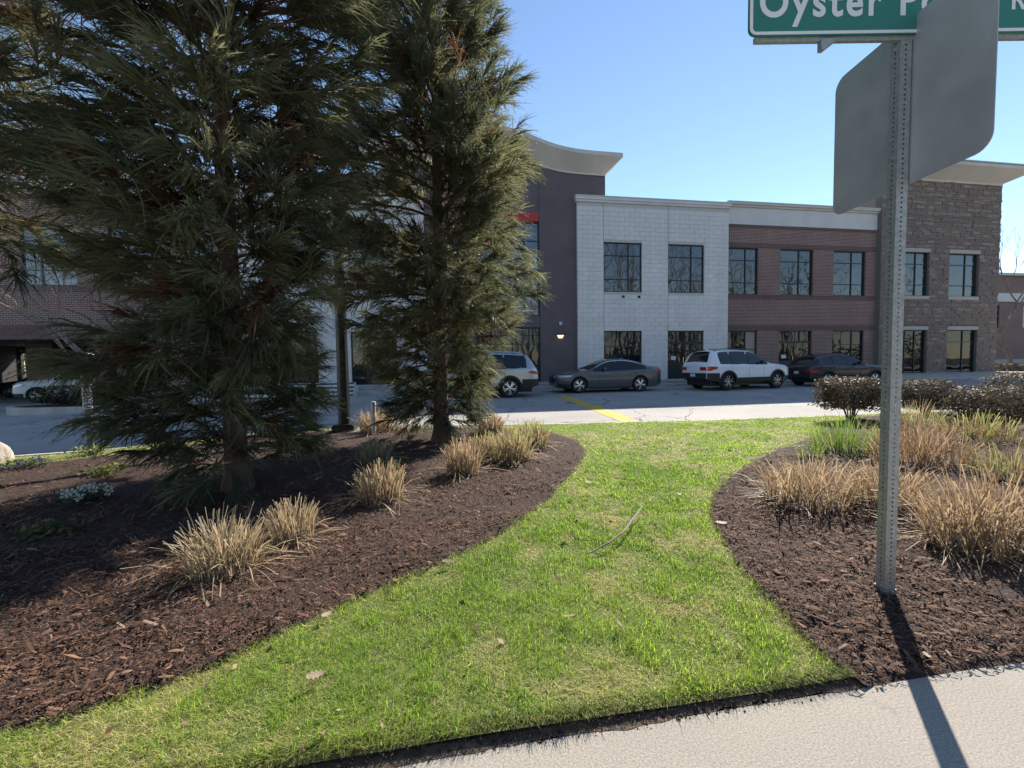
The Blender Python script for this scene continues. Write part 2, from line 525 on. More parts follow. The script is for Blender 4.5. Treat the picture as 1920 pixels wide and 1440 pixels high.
def build_ground():
    MB().add([(-700, -700, -.75), (700, -700, -.75), (700, 700, -.75), (-700, 700, -.75)], [(0, 1, 2, 3)]).obj('ground', M['ground'], kind='structure')
    # parking lot up to and under the building's drive-through
    sheet('parking_lot', np.arange(-48, 66, 1.0), np.concatenate([np.arange(5, 10, .25), np.arange(10, 21, 1.), [21.0, 24, 28, 34, 40]]), lot_z, M['asphalt'],
          keep=lambda x, y: (y > back_y(x) - .6) & ((y < 21.0) | (x < -15.0) | (x > 37.5)))
    # the yard between pavement and lot
    sheet('lawn', np.arange(-16, 18, .1), np.concatenate([[1.49], np.arange(1.55, 10.2, .1)]), lambda x, y: yard_z(x, y) - .012, M['turf'],
          keep=lambda x, y: (y < back_y(x) - .05))
    # earth lip along the pavement, a real little step
    n = 700
    xs = np.linspace(-16, 1.8, n)
    top = [(x, 1.475 + .035 * float(vnoise(x, 0, 6, 4)) + .035 * float(vnoise(x, 4, 1.3, 44)), .004 + .012 * float(vnoise(x, 3, 9, 5))) for x in xs]
    bot = [(x, 1.432 + .028 * float(vnoise(x, 9, 14, 6)) + .03 * float(vnoise(x, 9, 2, 66)), .0015) for x in xs]
    MB().add(top + bot + [(x, 1.62, -.01) for x in xs], [(i, i + 1, n + i + 1, n + i) for i in range(n - 1)] + [(i, 2 * n + i, 2 * n + i + 1, i + 1) for i in range(n - 1)]).obj('soil_edge', M['soil'], kind='structure')
    for nm, poly, x0, x1, y0, y1 in (('mulch_bed', BED_L, -14, 2.5, 1.7, 9.5), ('mulch_bed', BED_R, 1.5, 16, 1.45, 8.5)):
        def zf(x, y, poly=poly):
            d = edge_dist(x.ravel(), y.ravel(), poly).reshape(x.shape)
            ins = inside(x.ravel(), y.ravel(), poly).reshape(x.shape)
            d = np.where(ins, d, -d)
            return yard_z(x, y) - .016 + .034 * np.clip((d + .05) / .18, 0, 1) + .02 * (vnoise(x, y, 11, 8) - .5) * np.clip(d / .1, 0, 1) + .03 * (vnoise(x, y, 3.1, 9) - .5) * np.clip(d / .4, 0, 1)
        sheet(nm, np.arange(x0, x1, .07), np.arange(y0, y1, .07), zf, M['mulch'], keep=lambda x, y, p=poly: inside(x, y, p) | (edge_dist(x, y, p) < .04))
    # kerb along the lot edge
    k = MB()
    pts = [(x, float(back_y(x)) - .06) for x in np.arange(-16, 18, .5)]
    n = len(pts)
    for dy, z in ((0, -.5), (0, .035), (.13, .03), (.15, -.5)):
        k.v += [(x, y + dy, z if z > 0 else float(lot_z(x, y)) - .1) for x, y in pts]
    for r in range(3):
        k.f += [(r * n + i, r * n + i + 1, (r + 1) * n + i + 1, (r + 1) * n + i) for i in range(n - 1)]
    k.obj('kerb', M['kerb'], kind='structure')
    # pavement slabs under the camera, tooled joints between them
    pv = empty('sidewalk', kind='structure')
    MB().box((-30, -1.0, -.12), (30, 1.47, -.012)).obj('bed', M['soil'], pv)
    j = [-30, -12.3, -10.5, -8.7, -6.9, -5.1, -3.3, -.95, 3.4, 5.0, 6.6, 8.4, 10.2, 30]
    for a, b in zip(j[:-1], j[1:]):
        MB().box((a + .004, -1.0, -.1), (b - .004, 1.465, 0)).obj('slab', M['concrete'], pv, bevel=.008)
    MB().box((-60, -1.2, -.3), (60, -1.005, .005)).obj('kerb', M['kerb'], kind='structure', bevel=.02)
    MB().add([(-90, -9, -.15), (90, -9, -.15), (90, -1.21, -.15), (-90, -1.21, -.15)], [(0, 1, 2, 3)]).obj('road', M['asphalt'], kind='structure')
    MB().add([(-120, -90, -.1), (120, -90, -.1), (120, -9.01, -.1), (-120, -9.01, -.1)], [(0, 1, 2, 3)]).obj('verge', M['ground'], kind='structure')
    # raised walk in front of the building
    w = MB()
    w.box((-15.0, 21.0, -.5), (37.5, 24.0, .30))
    w.obj('front_walk', M['walk'], kind='structure', bevel=.02)
    MB().box((-15.0, 20.4, -.5), (37.5, 20.996, .165)).obj('kerb', M['kerb'], kind='structure', bevel=.02)
    # yellow painted strip across the lot: broken edge
    def strip(name, p0, p1, w0, w1, m, wob, seg=60, dz=.006):
        mb = MB()
        L, R = [], []
        d = (Vector(p1) - Vector(p0)).normalized(); nrm = Vector((-d.y, d.x))
        for i in range(seg + 1):
            t = i / seg
            p = Vector(p0).lerp(Vector(p1), t)
            w_ = w0 + (w1 - w0) * t
            a = p + nrm * (w_ / 2 + wob * (random.random() - .5) + wob * 1.5 * (float(vnoise(t * 9, 1, 1, 3)) - .5)); b = p - nrm * (w_ / 2 + wob * .3 * (random.random() - .5))
            for q, l_ in ((a, L), (b, R)):
                l_.append((q.x, q.y, float(lot_z(q.x, q.y)) + dz))
        mb.add(L + R, [(i, i + 1, seg + 2 + i, seg + 1 + i) for i in range(seg)])
        return mb.obj(name, m, kind='structure')
    strip('road_marking', (4.92, 16.9), (4.52, 9.05), .42, .50, M['yellow'], .12)
    strip('road_marking', (9.93, 17.6), (9.85, 15.7), .1, .1, M['line_white'], .01)
    for x in (-1.9, 13.5, 16.0, 19.4):
        strip('road_marking', (x, 20.8), (x, 18.9), .1, .1, M['line_white'], .01)
build_ground()

# ------------------------------------------------------------------ the office building
YB, YR, YE = 22.82, 23.10, 23.02        # faces of the block wings, the brick wings, the entrance
FLOOR = 0.30
def cells(x0, x1, z0, z1, ops):
    """rectangles of a wall minus its openings (column by column)"""
    xs = sorted({x0, x1, *[min(max(o[0], x0), x1) for o in ops], *[min(max(o[1], x0), x1) for o in ops]})
    out = []
    for a, b in zip(xs[:-1], xs[1:]):
        if b - a < 1e-4: continue
        zs = [(o[2], o[3]) for o in ops if o[0] < (a + b) / 2 < o[1]]
        z = z0
        for p, q in sorted(zs):
            if p > z: out.append((a, b, z, p))
            z = max(z, q)
        if z < z1: out.append((a, b, z, z1))
    return out
def wall(name, x0, x1, z0, z1, y, ops, m, parent, th=.35):
    mb = MB()
    for a, b, p, q in cells(x0, x1, z0, z1, ops):
        mb.box((a, y, p), (b, y + th, q))
    return mb.obj(name, m, parent)

_pane = {}
def window(parent, x0, x1, z0, z1, y, cols=(0, .66, 1), rows=(0, .26, .74, 1), gm='glass', flip=False, beige=(), name='window', skip=()):
    w = MB()
    t, d = .055, .09
    yf = y + .10
    W, H = x1 - x0, z1 - z0
    if flip: cols = tuple(1 - c for c in cols[::-1])
    cx = [x0 + c * W for c in cols]; cz = [z0 + r * H for r in rows]
    for i, x in enumerate(cx):
        a = t if i in (0, len(cx) - 1) else t * .5
        xa = x if i == 0 else (x - t if i == len(cx) - 1 else x - a)
        w.box((xa, yf, z0), (xa + (t if i in (0, len(cx) - 1) else 2 * a), yf + d, z1))
    for i, z in enumerate(cz):
        h = t if i in (0, len(cz) - 1) else t * .8
        za = z if i == 0 else (z - t if i == len(cz) - 1 else z - h / 2)
        for a, b in zip(cx[:-1], cx[1:]):
            w.box((a + .02, yf + .004, za), (b - .02, yf + d - .004, za + h))
    o = w.obj(name, M['frame'], parent)
    k = 0
    for a, b in zip(cx[:-1], cx[1:]):
        for p, q in zip(cz[:-1], cz[1:]):
            key = (round(b - a, 3), round(q - p, 3), k in beige, gm)
            if key not in _pane:
                me = MB().box((0, 0, 0), (b - a - .01, .012, q - p - .01)).mesh('pane')
                me.materials.append(M['blind'] if k in beige else M[gm])
                _pane[key] = me
            link('pane', _pane[key], None, o, loc=(a + .005, yf + .045, p + .005))
            k += 1
    return o

B = empty('office_building', label='two-storey office building of red brick, white block and brown stone with curved entrance roof', cat='building')

W2 = (5.25, 8.0)     # upper windows
W1 = (FLOOR + .05, 3.08)
R_BLOCK = (7.57, 16.76); L_BLOCK = (-9.86, -.67)
def block_wing(x0, x1, ops, parent, joined):
    wl = wall('block_wall', x0 + .012, x1 - .012, FLOOR, 10.12, YB + .018, ops, M['block_joint'], parent)
    # the wall's own blocks, running bond, joints recessed
    rh, bl, jt = .2525, .61, .010
    rows = int((10.12 - FLOOR) / rh)
    meshes = {}
    pieces = []
    for r in range(rows):
        za, zb = FLOOR + r * rh, FLOOR + (r + 1) * rh
        cuts = [x0]
        x = x0 + (bl if r % 2 == 0 else bl / 2)
        while x < x1 - .1:
            cuts.append(x); x += bl
        cuts.append(x1)
        for a, b in zip(cuts[:-1], cuts[1:]):
            segs = [(a, b)]
            for o in ops:
                if o[2] < zb - .06 and o[3] > za + .06:
                    ns = []
                    for s, e in segs:
                        if o[1] <= s or o[0] >= e: ns.append((s, e)); continue
                        if o[0] - s > .04: ns.append((s, o[0]))
                        if e - o[1] > .04: ns.append((o[1], e))
                    segs = ns
            zlo, zhi = za, zb
            for o in ops:     # trim a course that the head or sill of an opening cuts
                if o[0] < (a + b) / 2 < o[1]:
                    if za < o[3] < zb and o[3] - za <= .06 + 1e-6: zlo = o[3]
                    if za < o[2] < zb and zb - o[2] <= .06 + 1e-6: zhi = o[2]
            for s, e in segs: pieces.append((s, e, zlo, zhi))
    big = MB()
    pieces.sort(key=lambda p: p[2])
    for i, (s, e, za, zb) in enumerate(pieces):
        pr = random.uniform(0, .006)
        if joined or i >= 300:
            big.box((s + jt / 2, YB - pr, za + jt / 2), (e - jt / 2, YB + .05, zb - jt / 2))
        else:
            key = (round(e - s, 2), round(zb - za, 2))
            if key not in meshes:
                mb = MB(); mb.box((0, 0, 0), (key[0] - jt, .05, key[1] - jt))
                meshes[key] = mb.mesh('block'); meshes[key].materials.append(M['block'])
            link('block', meshes[key], None, wl, loc=(s + jt / 2, YB - pr, za + jt / 2))
    o = big.obj('upper_blocks' if not joined else 'blocks', M['block'], wl); o['kind'] = 'stuff'
    cp = MB()
    cp.box((x0 - .05, YB - .06, 10.12), (x1 + .05, YB + .5, 10.24)); cp.box((x0 - .10, YB - .12, 10.241), (x1 + .10, YB + .6, 10.40))
    cp.obj('parapet_cap', M['stucco_white'], parent)
    MB().box((x0 - .13, YB - .15, 10.402), (x1 + .13, YB + .7, 10.45)).obj('coping', M['metal_cap'], parent)
    # return sides and body
    MB().box((x0 + .02, YB + .38, FLOOR), (x1 - .02, YB + 11, 10.1)).obj('wing_body', M['stucco_white'], parent)

rops = [(9.09, 11.36, *W2), (12.95, 15.22, *W2), (9.09, 11.36, *W1), (12.95, 15.22, FLOOR, 3.08)]
block_wing(*R_BLOCK, rops, B, False)
lops = [(6.9 - b, 6.9 - a, p, q) for a, b, p, q in rops]
block_wing(*L_BLOCK, lops, B, True)
for i, o in enumerate(rops):
    if i == 3: continue
    window(B, o[0], o[1], o[2], o[3], YB, gm='glass' if i < 2 else 'glass_low', rows=(0, .26, .74, 1) if i < 2 else (0, .36, .68, 1))
for i, o in enumerate(lops):
    window(B, o[0], o[1], o[2], o[3], YB, gm='glass' if i < 2 else 'glass_low', rows=(0, .26, .74, 1) if i < 2 else (0, .30, 1), flip=True)
# glazed door in the last bay of the right wing
def door_bay(x0, x1, z1, y, dark=.5):
    window(B, x0, x1, FLOOR + 2.1, z1, y, rows=(0, 1), gm='glass_low', name='transom')
    xm = x0 + (x1 - x0) * .5
    d = empty('door'); d.parent = B
    f = MB()
    yf = y + .10
    f.box((x0, yf, FLOOR), (x0 + .06, yf + .09, FLOOR + 2.1)); f.box((x1 - .06, yf, FLOOR), (x1, yf + .09, FLOOR + 2.1))
    f.box((xm - .03, yf - .002, FLOOR), (xm + .03, yf + .092, FLOOR + 2.1))
    f.box((x0 + .06, yf + .004, FLOOR + 2.02), (xm - .03, yf + .086, FLOOR + 2.097)); f.box((xm + .03, yf + .004, FLOOR + 2.02), (x1 - .06, yf + .086, FLOOR + 2.097))
    f.obj('door_frame', M['frame'], d)
    MB().box((x0 + .06, yf + .02, FLOOR), (xm - .03, yf + .07, FLOOR + .95)).obj('door_panel', M['frame'], d)
    MB().box((x0 + .06, yf + .03, FLOOR + .95), (xm - .03, yf + .045, FLOOR + 2.02)).obj('door_glass', M['glass_low'], d)
    MB().box((xm + .03, yf + .03, FLOOR), (x1 - .06, yf + .045, FLOOR + 2.02)).obj('side_light', M['glass_low'], d)
    MB().box((x0 + .25, yf - .02, FLOOR + 1.1), (x0 + .55, yf + .028, FLOOR + 1.32)).obj('notice', M['plate'], d)
    MB().tube([(xm - .12, yf - .03, FLOOR + .9), (xm - .12, yf - .03, FLOOR + 1.25)], .015, 8).obj('door_handle', M['chrome'], d)
door_bay(12.95, 15.22, 3.08, YB)

# brick wings
def brick_wing(x0, x1, ops, band_x, parent, lower=None, z_low=FLOOR):
    top = 9.35
    zb = [(8.02, 8.30, .03), (4.98, 5.24, .03), (3.10, 3.42, .03), (9.20, 9.35, .05)]
    wall('brick_wall', x0, x1, z_low, top, YR, ops, M['brick'], parent)
    for a, b, pr in zb:
        if a < z_low + .4 and lower is None and z_low > 3: continue
        MB().box((x0, YR - pr, a), (x1, YR - .002, b)).obj('brick_band', M['brick_band'], parent)
    MB().box((x0, YR - .02, top + .002), (x1, YR + .3, 10.35)).obj('white_frieze', M['stucco_white'], parent)
    c = MB(); c.box((x0, YR - .12, 10.352), (x1, YR + .5, 10.46)); c.box((x0, YR - .22, 10.462), (x1, YR + .6, 10.58))
    c.obj('cornice', M['cornice'], parent)
    MB().box((x0, YR - .25, 10.582), (x1, YR + .6, 10.63)).obj('coping', M['metal_cap'], parent)
    MB().box((x0, YR + .36, max(z_low, FLOOR)), (x1, YR + 10, 10.3)).obj('wing_body', M['stucco'], parent)
bops = [(17.0, 18.95, *W2), (20.45, 22.75, *W2), (24.2, 26.55, *W2), (17.0, 18.95, *W1), (20.45, 22.75, FLOOR, 3.08), (24.2, 26.55, *W1)]
brick_wing(16.762, 27.30, bops, None, B)
for i in (0, 1, 2):
    window(B, *bops[i], YR, cols=(0, .6, 1))
window(B, *bops[3], YR, gm='glass_low', rows=(0, .6, 1), cols=(0, .2, .62, 1), beige=(4, 5))
door_bay(20.45, 22.75, 3.08, YR)
window(B, *bops[5], YR, gm='glass_low', rows=(0, .36, .68, 1))

# left brick wing: upper storey over a drive-through
lb_u = [(-12.1, -10.15, *W2), (-15.2, -13.05, *W2), (-18.75, -16.55, *W2), (-22.4, -20.1, *W2), (-26.0, -23.7, *W2)]
lb_l = [(-12.1, -10.15, *W1), (-14.8, -13.05, *W1)]
brick_wing(-40.0, -9.862, lb_u, None, B, z_low=3.44)
for o in lb_u: window(B, *o, YR, flip=True)
wall('brick_wall', -15.2, -9.862, FLOOR - .6, 3.1, YR, lb_l, M['brick'], B)
for o in lb_l: window(B, *o, YR, gm='glass_low', rows=(0, .6, 1), flip=True)
MB().box((-40, YR - .04, 2.78), (-9.862, YR + .36, 3.44)).obj('drive_lintel', M['brick_band'], B)
MB().box((-40, YR + .362, 2.95), (-15.2, YR + 10.6, 3.10)).obj('drive_soffit', M['stucco'], B)
M['shaded_wall'] = mat('drive_shade', (.035, .03, .03), .9, (.045, .04, .04), 2)  # shade of the deep interior put into the wall colour, darker than the stucco
MB().box((-15.92, 23.0, -.7), (-15.202, 23.7, 2.775)).obj('brick_pier', M['brick'], B)
MB().box((-23.9, 29.4, -.8), (-22.55, 30.2, 2.94)).obj('brick_pier', M['brick'], B)
wall('drive_wall', -40, -15.2, -.9, 2.94, 33.4, [(-27.45, -26.4, .2, 2.5), (-24.0, -23.2, .2, 2.5)], M['shaded_wall'], B, .2)
MB().box((-15.19, 23.47, -.7), (-15.0, 33.39, 2.94)).obj('drive_wall', M['shaded_wall'], B)
MB().box((-27.95, 26.0, -.8), (-27.6, 33.39, 2.94)).obj('drive_wall', M['shaded_wall'], B)
for x in (-19.6, -17.2):
    MB().box((x, 25.0, 2.90), (x + .5, 25.35, 2.948)).obj('soffit_lamp', M['plate'], B)

# stone tower at the right end
SX0, SX1, STOP = 27.302, 36.55, 12.55
sops = [(28.68, 30.97, 5.25, 8.0), (32.55, 34.92, 5.25, 8.0), (28.70, 30.97, FLOOR + .02, 3.08), (32.58, 34.98, FLOOR + .02, 3.08)]
sw = wall('stone_wall', SX0, SX1, FLOOR, STOP, YB + .02, sops, M['stone_joint'], B, .4)
MB().box((SX0 + .02, YB + .43, FLOOR), (SX1 - .02, YB + 2.2, STOP)).obj('tower_body', M['stone'], sw)
lint = [(o[0] - .05, o[1] + .05, o[3], o[3] + .24) for o in sops] + [(o[0] - .05, o[1] + .05, o[2] - .22, o[2]) for o in sops[:2]]
def stones():
    pcs = []
    z = FLOOR
    avoid = sops + lint
    while z < STOP - .05:
        h = min(random.choice((.10, .13, .16, .20)), STOP - z)
        x = SX0
        while x < SX1 - .02:
            l = min(random.uniform(.2, .62), SX1 - x)
            if SX1 - x - l < .15: l = SX1 - x
            segs = [(x, x + l)]
            for o in avoid:
                if o[2] < z + h - .03 and o[3] > z + .03:
                    ns = []
                    for s, e in segs:
                        if o[1] <= s or o[0] >= e: ns.append((s, e)); continue
                        if o[0] - s > .05: ns.append((s, o[0]))
                        if e - o[1] > .05: ns.append((o[1], e))
                    segs = ns
            for s, e in segs: pcs.append((s, e, z, z + h))
            x += l
        z += h
    pcs.sort(key=lambda p: -(p[1] - p[0]) * (p[3] - p[2]))
    rest = MB(); cache = {}
    for i, (s, e, a, b) in enumerate(pcs):
        pr = random.uniform(.005, .05)
        ex = random.uniform(0, .05) if e > SX1 - .01 else 0
        if i < 300:
            key = (round(e - s, 1), round(b - a, 2))
            if key not in cache:
                w, h = key
                mb = MB(); mb.box((0, 0, 0), (1, .06, 1)); cache[key] = mb.mesh('stone', bevel=.012); cache[key].materials.append(M['stone'])
            o = link('stone', cache[key], None, sw, loc=(s + .007, YB - pr, a + .006))
            o.scale = (e + ex - s - .014, 1, b - a - .012)
        else:
            rest.box((s + .007, YB - pr, a + .006), (e + ex - .007, YB + .03, b - .006))
    o = rest.obj('small_stones', M['stone'], sw); o['kind'] = 'stuff'
stones()
for a, b, p, q in lint:
    MB().box((a, YB - .06, p + .003), (b, YB + .04, q - .003)).obj('lintel' if p not in (5.03,) else 'sill', M['limestone'], sw, bevel=.01)
window(B, *sops[0], YB + .02, cols=(0, .62, 1)); window(B, *sops[1], YB + .02, cols=(0, .62, 1))
window(B, *sops[2], YB + .02, gm='glass_low', rows=(0, .36, 1), cols=(0, .33, .66, 1)); window(B, *sops[3], YB + .02, gm='glass_low', rows=(0, .72, 1), cols=(0, .6, 1))
MB().box((SX0, YB - .10, FLOOR - .2), (SX1 + .05, YB + .0, FLOOR + .018)).obj('plinth', M['limestone'], B)

def flared_cornice(x0, x1, yf, yb, zb, zt, over, bump, name, ends=(1, 1), n=48):
    """band flaring up and outwards round front and ends; bump(x) lifts it"""
    m = MB()
    for i in range(n + 1):
        t = i / n
        xb = x0 + (x1 - x0) * t
        xt = (x0 - over * ends[0]) + (x1 - x0 + over * (ends[0] + ends[1])) * t
        c = bump(xb)
        m.v += [(xb, yf - .03, zb + c - .10), (xb, yf - .06, zb + c), (xt, yf - over, zt + c - .22), (xt, yf - over - .03, zt + c - .20), (xt, yf - over - .03, zt + c), (xt, yb, zt + c + .02), (xb, yb, zb + c)]
    for i in range(n):
        for j in range(6):
            m.f.append((i * 7 + j, i * 7 + j + 1, (i + 1) * 7 + j + 1, (i + 1) * 7 + j))
    m.f.append((0, 6, 5, 4, 3, 2, 1)); k = n * 7; m.f.append(tuple(k + j for j in range(7)))
    return m.obj(name, M['cornice'], B)
flared_cornice(SX0, SX1, YB, YB + 2.2, STOP, STOP + .72, 1.05, lambda x: 0, 'tower_cornice', (.1, 1))
MB().box((SX0 - .12, YB - 1.14, STOP + .745), (SX1 + 1.12, YB + 2.2, STOP + .80)).obj('tower_coping', M['metal_cap'], B)

# curved entrance block
XC = 3.45
bump = lambda x: .9 * math.exp(-((x - XC) / 2.09) ** 2)
EX0, EX1, ZE = -2.37, 9.27, 11.62
em = MB(); n = 40
glassx = (1.41, 5.49)
for a, b in ((EX0, glassx[0]), (glassx[1], EX1)):
    k = len(em.v)
    xs = [a + (b - a) * i / 14 for i in range(15)]
    for x in xs:
        zt = ZE + bump(x)
        em.v += [(x, YE, FLOOR - .1), (x, YE, zt), (x, YE + 9, zt), (x, YE + 9, FLOOR - .1)]
    for i in range(14):
        for j in range(4):
            em.f.append((k + i * 4 + j, k + i * 4 + (j + 1) % 4, k + (i + 1) * 4 + (j + 1) % 4, k + (i + 1) * 4 + j))
    em.f.append((k, k + 1, k + 2, k + 3)); e_ = k + 56; em.f.append((e_, e_ + 1, e_ + 2, e_ + 3))
em.obj('entrance_wall', M['stucco'], B)
hd = MB(); k = 0
xs = [glassx[0] + (glassx[1] - glassx[0]) * i / 14 for i in range(15)]
for x in xs:
    zt = ZE + bump(x); hd.v += [(x, YE + .05, 9.5), (x, YE + .05, zt), (x, YE + 8.9, zt), (x, YE + 8.9, 9.5)]
for i in range(14):
    for j in range(4): hd.f.append((i * 4 + j, i * 4 + (j + 1) % 4, (i + 1) * 4 + (j + 1) % 4, (i + 1) * 4 + j))
hd.obj('entrance_head', M['stucco'], B)
MB().box((glassx[0] + .02, YE + .02, 9.02), (glassx[1] - .02, YE + .3, 9.498)).obj('red_band', M['red'], B)
MB().box((glassx[0] + .02, YE + .02, 3.30), (glassx[1] - .02, YE + .3, 3.95)).obj('entrance_band', M['stucco'], B)
window(B, glassx[0] + .01, glassx[1] - .01, 3.952, 9.018, YE + .05, cols=(0, .2, .4, .6, .8, 1), rows=(0, .2, .4, .6, .8, 1), name='curtain_wall')
window(B, glassx[0] + .01, glassx[1] - .01, FLOOR, 3.298, YE + .05, cols=(0, .15, .38, .62, .85, 1), rows=(0, .7, .86, 1), gm='glass_low', name='shopfront')
MB().box((glassx[0], YE + .4, FLOOR), (glassx[1], YE + 8.8, 9.4)).obj('lobby', M['stucco'], B)
flared_cornice(EX0, EX1, YE, YE + 9, ZE + .12, ZE + .98, .72, bump, 'curved_cornice')
# wall lamp, lit
lm = MB()
for i in range(9):
    t = PI * i / 8
    lm.v += [(6.62 + .2 * math.cos(t) * 1.0, YE - .01, 2.86), (6.62 + .2 * math.cos(t), YE - .01 - .16 * math.sin(t), 2.86), (6.62 + .1 * math.cos(t), YE - .01 - .08 * math.sin(t), 2.70)]
for i in range(8):
    lm.f += [(i * 3, i * 3 + 1, i * 3 + 4, i * 3 + 3), (i * 3 + 1, i * 3 + 2, i * 3 + 5, i * 3 + 4)]
lm.f.append((2, 5, 8, 11, 14, 17, 20, 23, 26))
mm, nn, ll, bb = _nodes('lamp_glow')
bb.inputs['Base Color'].default_value = (.8, .6, .35, 1); bb.inputs['Emission Color'].default_value = (1, .72, .38, 1); bb.inputs['Emission Strength'].default_value = .9
lm.obj('wall_lamp', mm, B)
MB().box((6.36, YE - .12, 2.865), (6.88, YE, 2.94)).obj('wall_lamp_cap', M['trim'], B)
MB().box((6.54, YE - .12, 3.42), (6.70, YE, 3.60)).obj('camera_box', M['plate'], B, bevel=.02)
for x in (9.085, 12.945):
    MB().box((x - .008, YB - .010, FLOOR), (x + .008, YB - .0005, 10.1)).obj('control_joint', M['stone_joint'], B)
# scuppers under an upper window
for x in (10.15, 11.1):
    MB().box((x, YB - .02, 4.92), (x + .16, YB + .0, 5.06)).obj('vent', M['trim'], B)
MB().box((-4.9, YB - .05, .42), (-4.7, YB - .007, .58)).obj('wall_outlet', M['trim'], B)

# distant brick building past the tower
D2 = empty('brick_building', label='far brick building with pale band seen past the stone tower', cat='building')
wall('brick_wall', 52, 84, -.5, 10.6, 40, [(56, 58.5, 4.6, 7.2), (62, 64.5, 4.6, 7.2), (68, 70.5, 4.6, 7.2)], M['brick'], D2)
MB().box((51.8, 39.8, 7.6), (84, 39.99, 8.6)).obj('pale_band', M['stucco_white'], D2)
MB().box((51.5, 39.6, 10.602), (84.3, 52, 10.9)).obj('roof', M['cornice'], D2)
MB().box((52, 40.36, -.5), (84, 52, 10.58)).obj('body', M['stucco'], D2)
MB().box((51.8, 39.75, 0), (84, 39.99, .9)).obj('base_band', M['limestone'], D2)
for o in ((56, 58.5, 4.6, 7.2), (62, 64.5, 4.6, 7.2), (68, 70.5, 4.6, 7.2)):
    window(D2, *o, 40)

# steps with dark nosings before the left wing
st = empty('entrance_steps', label='white concrete steps with dark edge strips and clipped corner, below left block wing', cat='steps')
for i in range(4):
    x1, y0 = -3.75 - .06 * i, 18.75 + .42 * i
    z = float(lot_z(-5, 19)) + .155 * i
    poly = [(-8.2, y0), (x1 - .5, y0), (x1, y0 + .55), (x1, 21.0 - .004 * i), (-8.2, 21.0 - .004 * i)]
    MB().prism(poly, lambda u, v, t: (u, v, t), z - (.3 if i == 0 else 0), z + .152).obj('step', M['stucco_white'], st)
    n_ = MB()
    for (a, b) in ((0, 1), (1, 2)):
        p, q = Vector((*poly[a], 0)), Vector((*poly[b], 0)); d = (q - p).normalized(); nr = Vector((d.y, -d.x, 0)) * .012
        n_.add([p + nr + Vector((0, 0, z + .10)), q + nr + Vector((0, 0, z + .10)), q + nr + Vector((0, 0, z + .158)), p + nr + Vector((0, 0, z + .158)),
                p - nr * 5 + Vector((0, 0, z + .158)), q - nr * 5 + Vector((0, 0, z + .158))], [(0, 1, 2, 3), (3, 2, 5, 4)])
    n_.obj('nosing', M['trim'], st)

# ------------------------------------------------------------------ vehicles
def smooth_interp(pts):
    X = np.array([p[0] for p in pts], float); Z = np.array([p[1] for p in pts], float)
    d = np.diff(Z) / np.diff(X)
    m = np.zeros(len(X)); m[0], m[-1] = d[0], d[-1]
    for i in range(1, len(X) - 1):
        m[i] = 0 if d[i - 1] * d[i] <= 0 else 2 * d[i - 1] * d[i] / (d[i - 1] + d[i])
    def f(x):
        x = min(max(x, X[0]), X[-1]); i = min(int(np.searchsorted(X, x, 'right')) - 1, len(X) - 2)
        h = X[i + 1] - X[i]; t = (x - X[i]) / h
        return float((2 * t ** 3 - 3 * t ** 2 + 1) * Z[i] + (t ** 3 - 2 * t ** 2 + t) * h * m[i] + (-2 * t ** 3 + 3 * t ** 2) * Z[i + 1] + (t ** 3 - t ** 2) * h * m[i + 1])
    return f

def car_paint(name, col, metal=.35, rough=.32):
    return mat(name, col, rough, metal=metal, coat=.8)

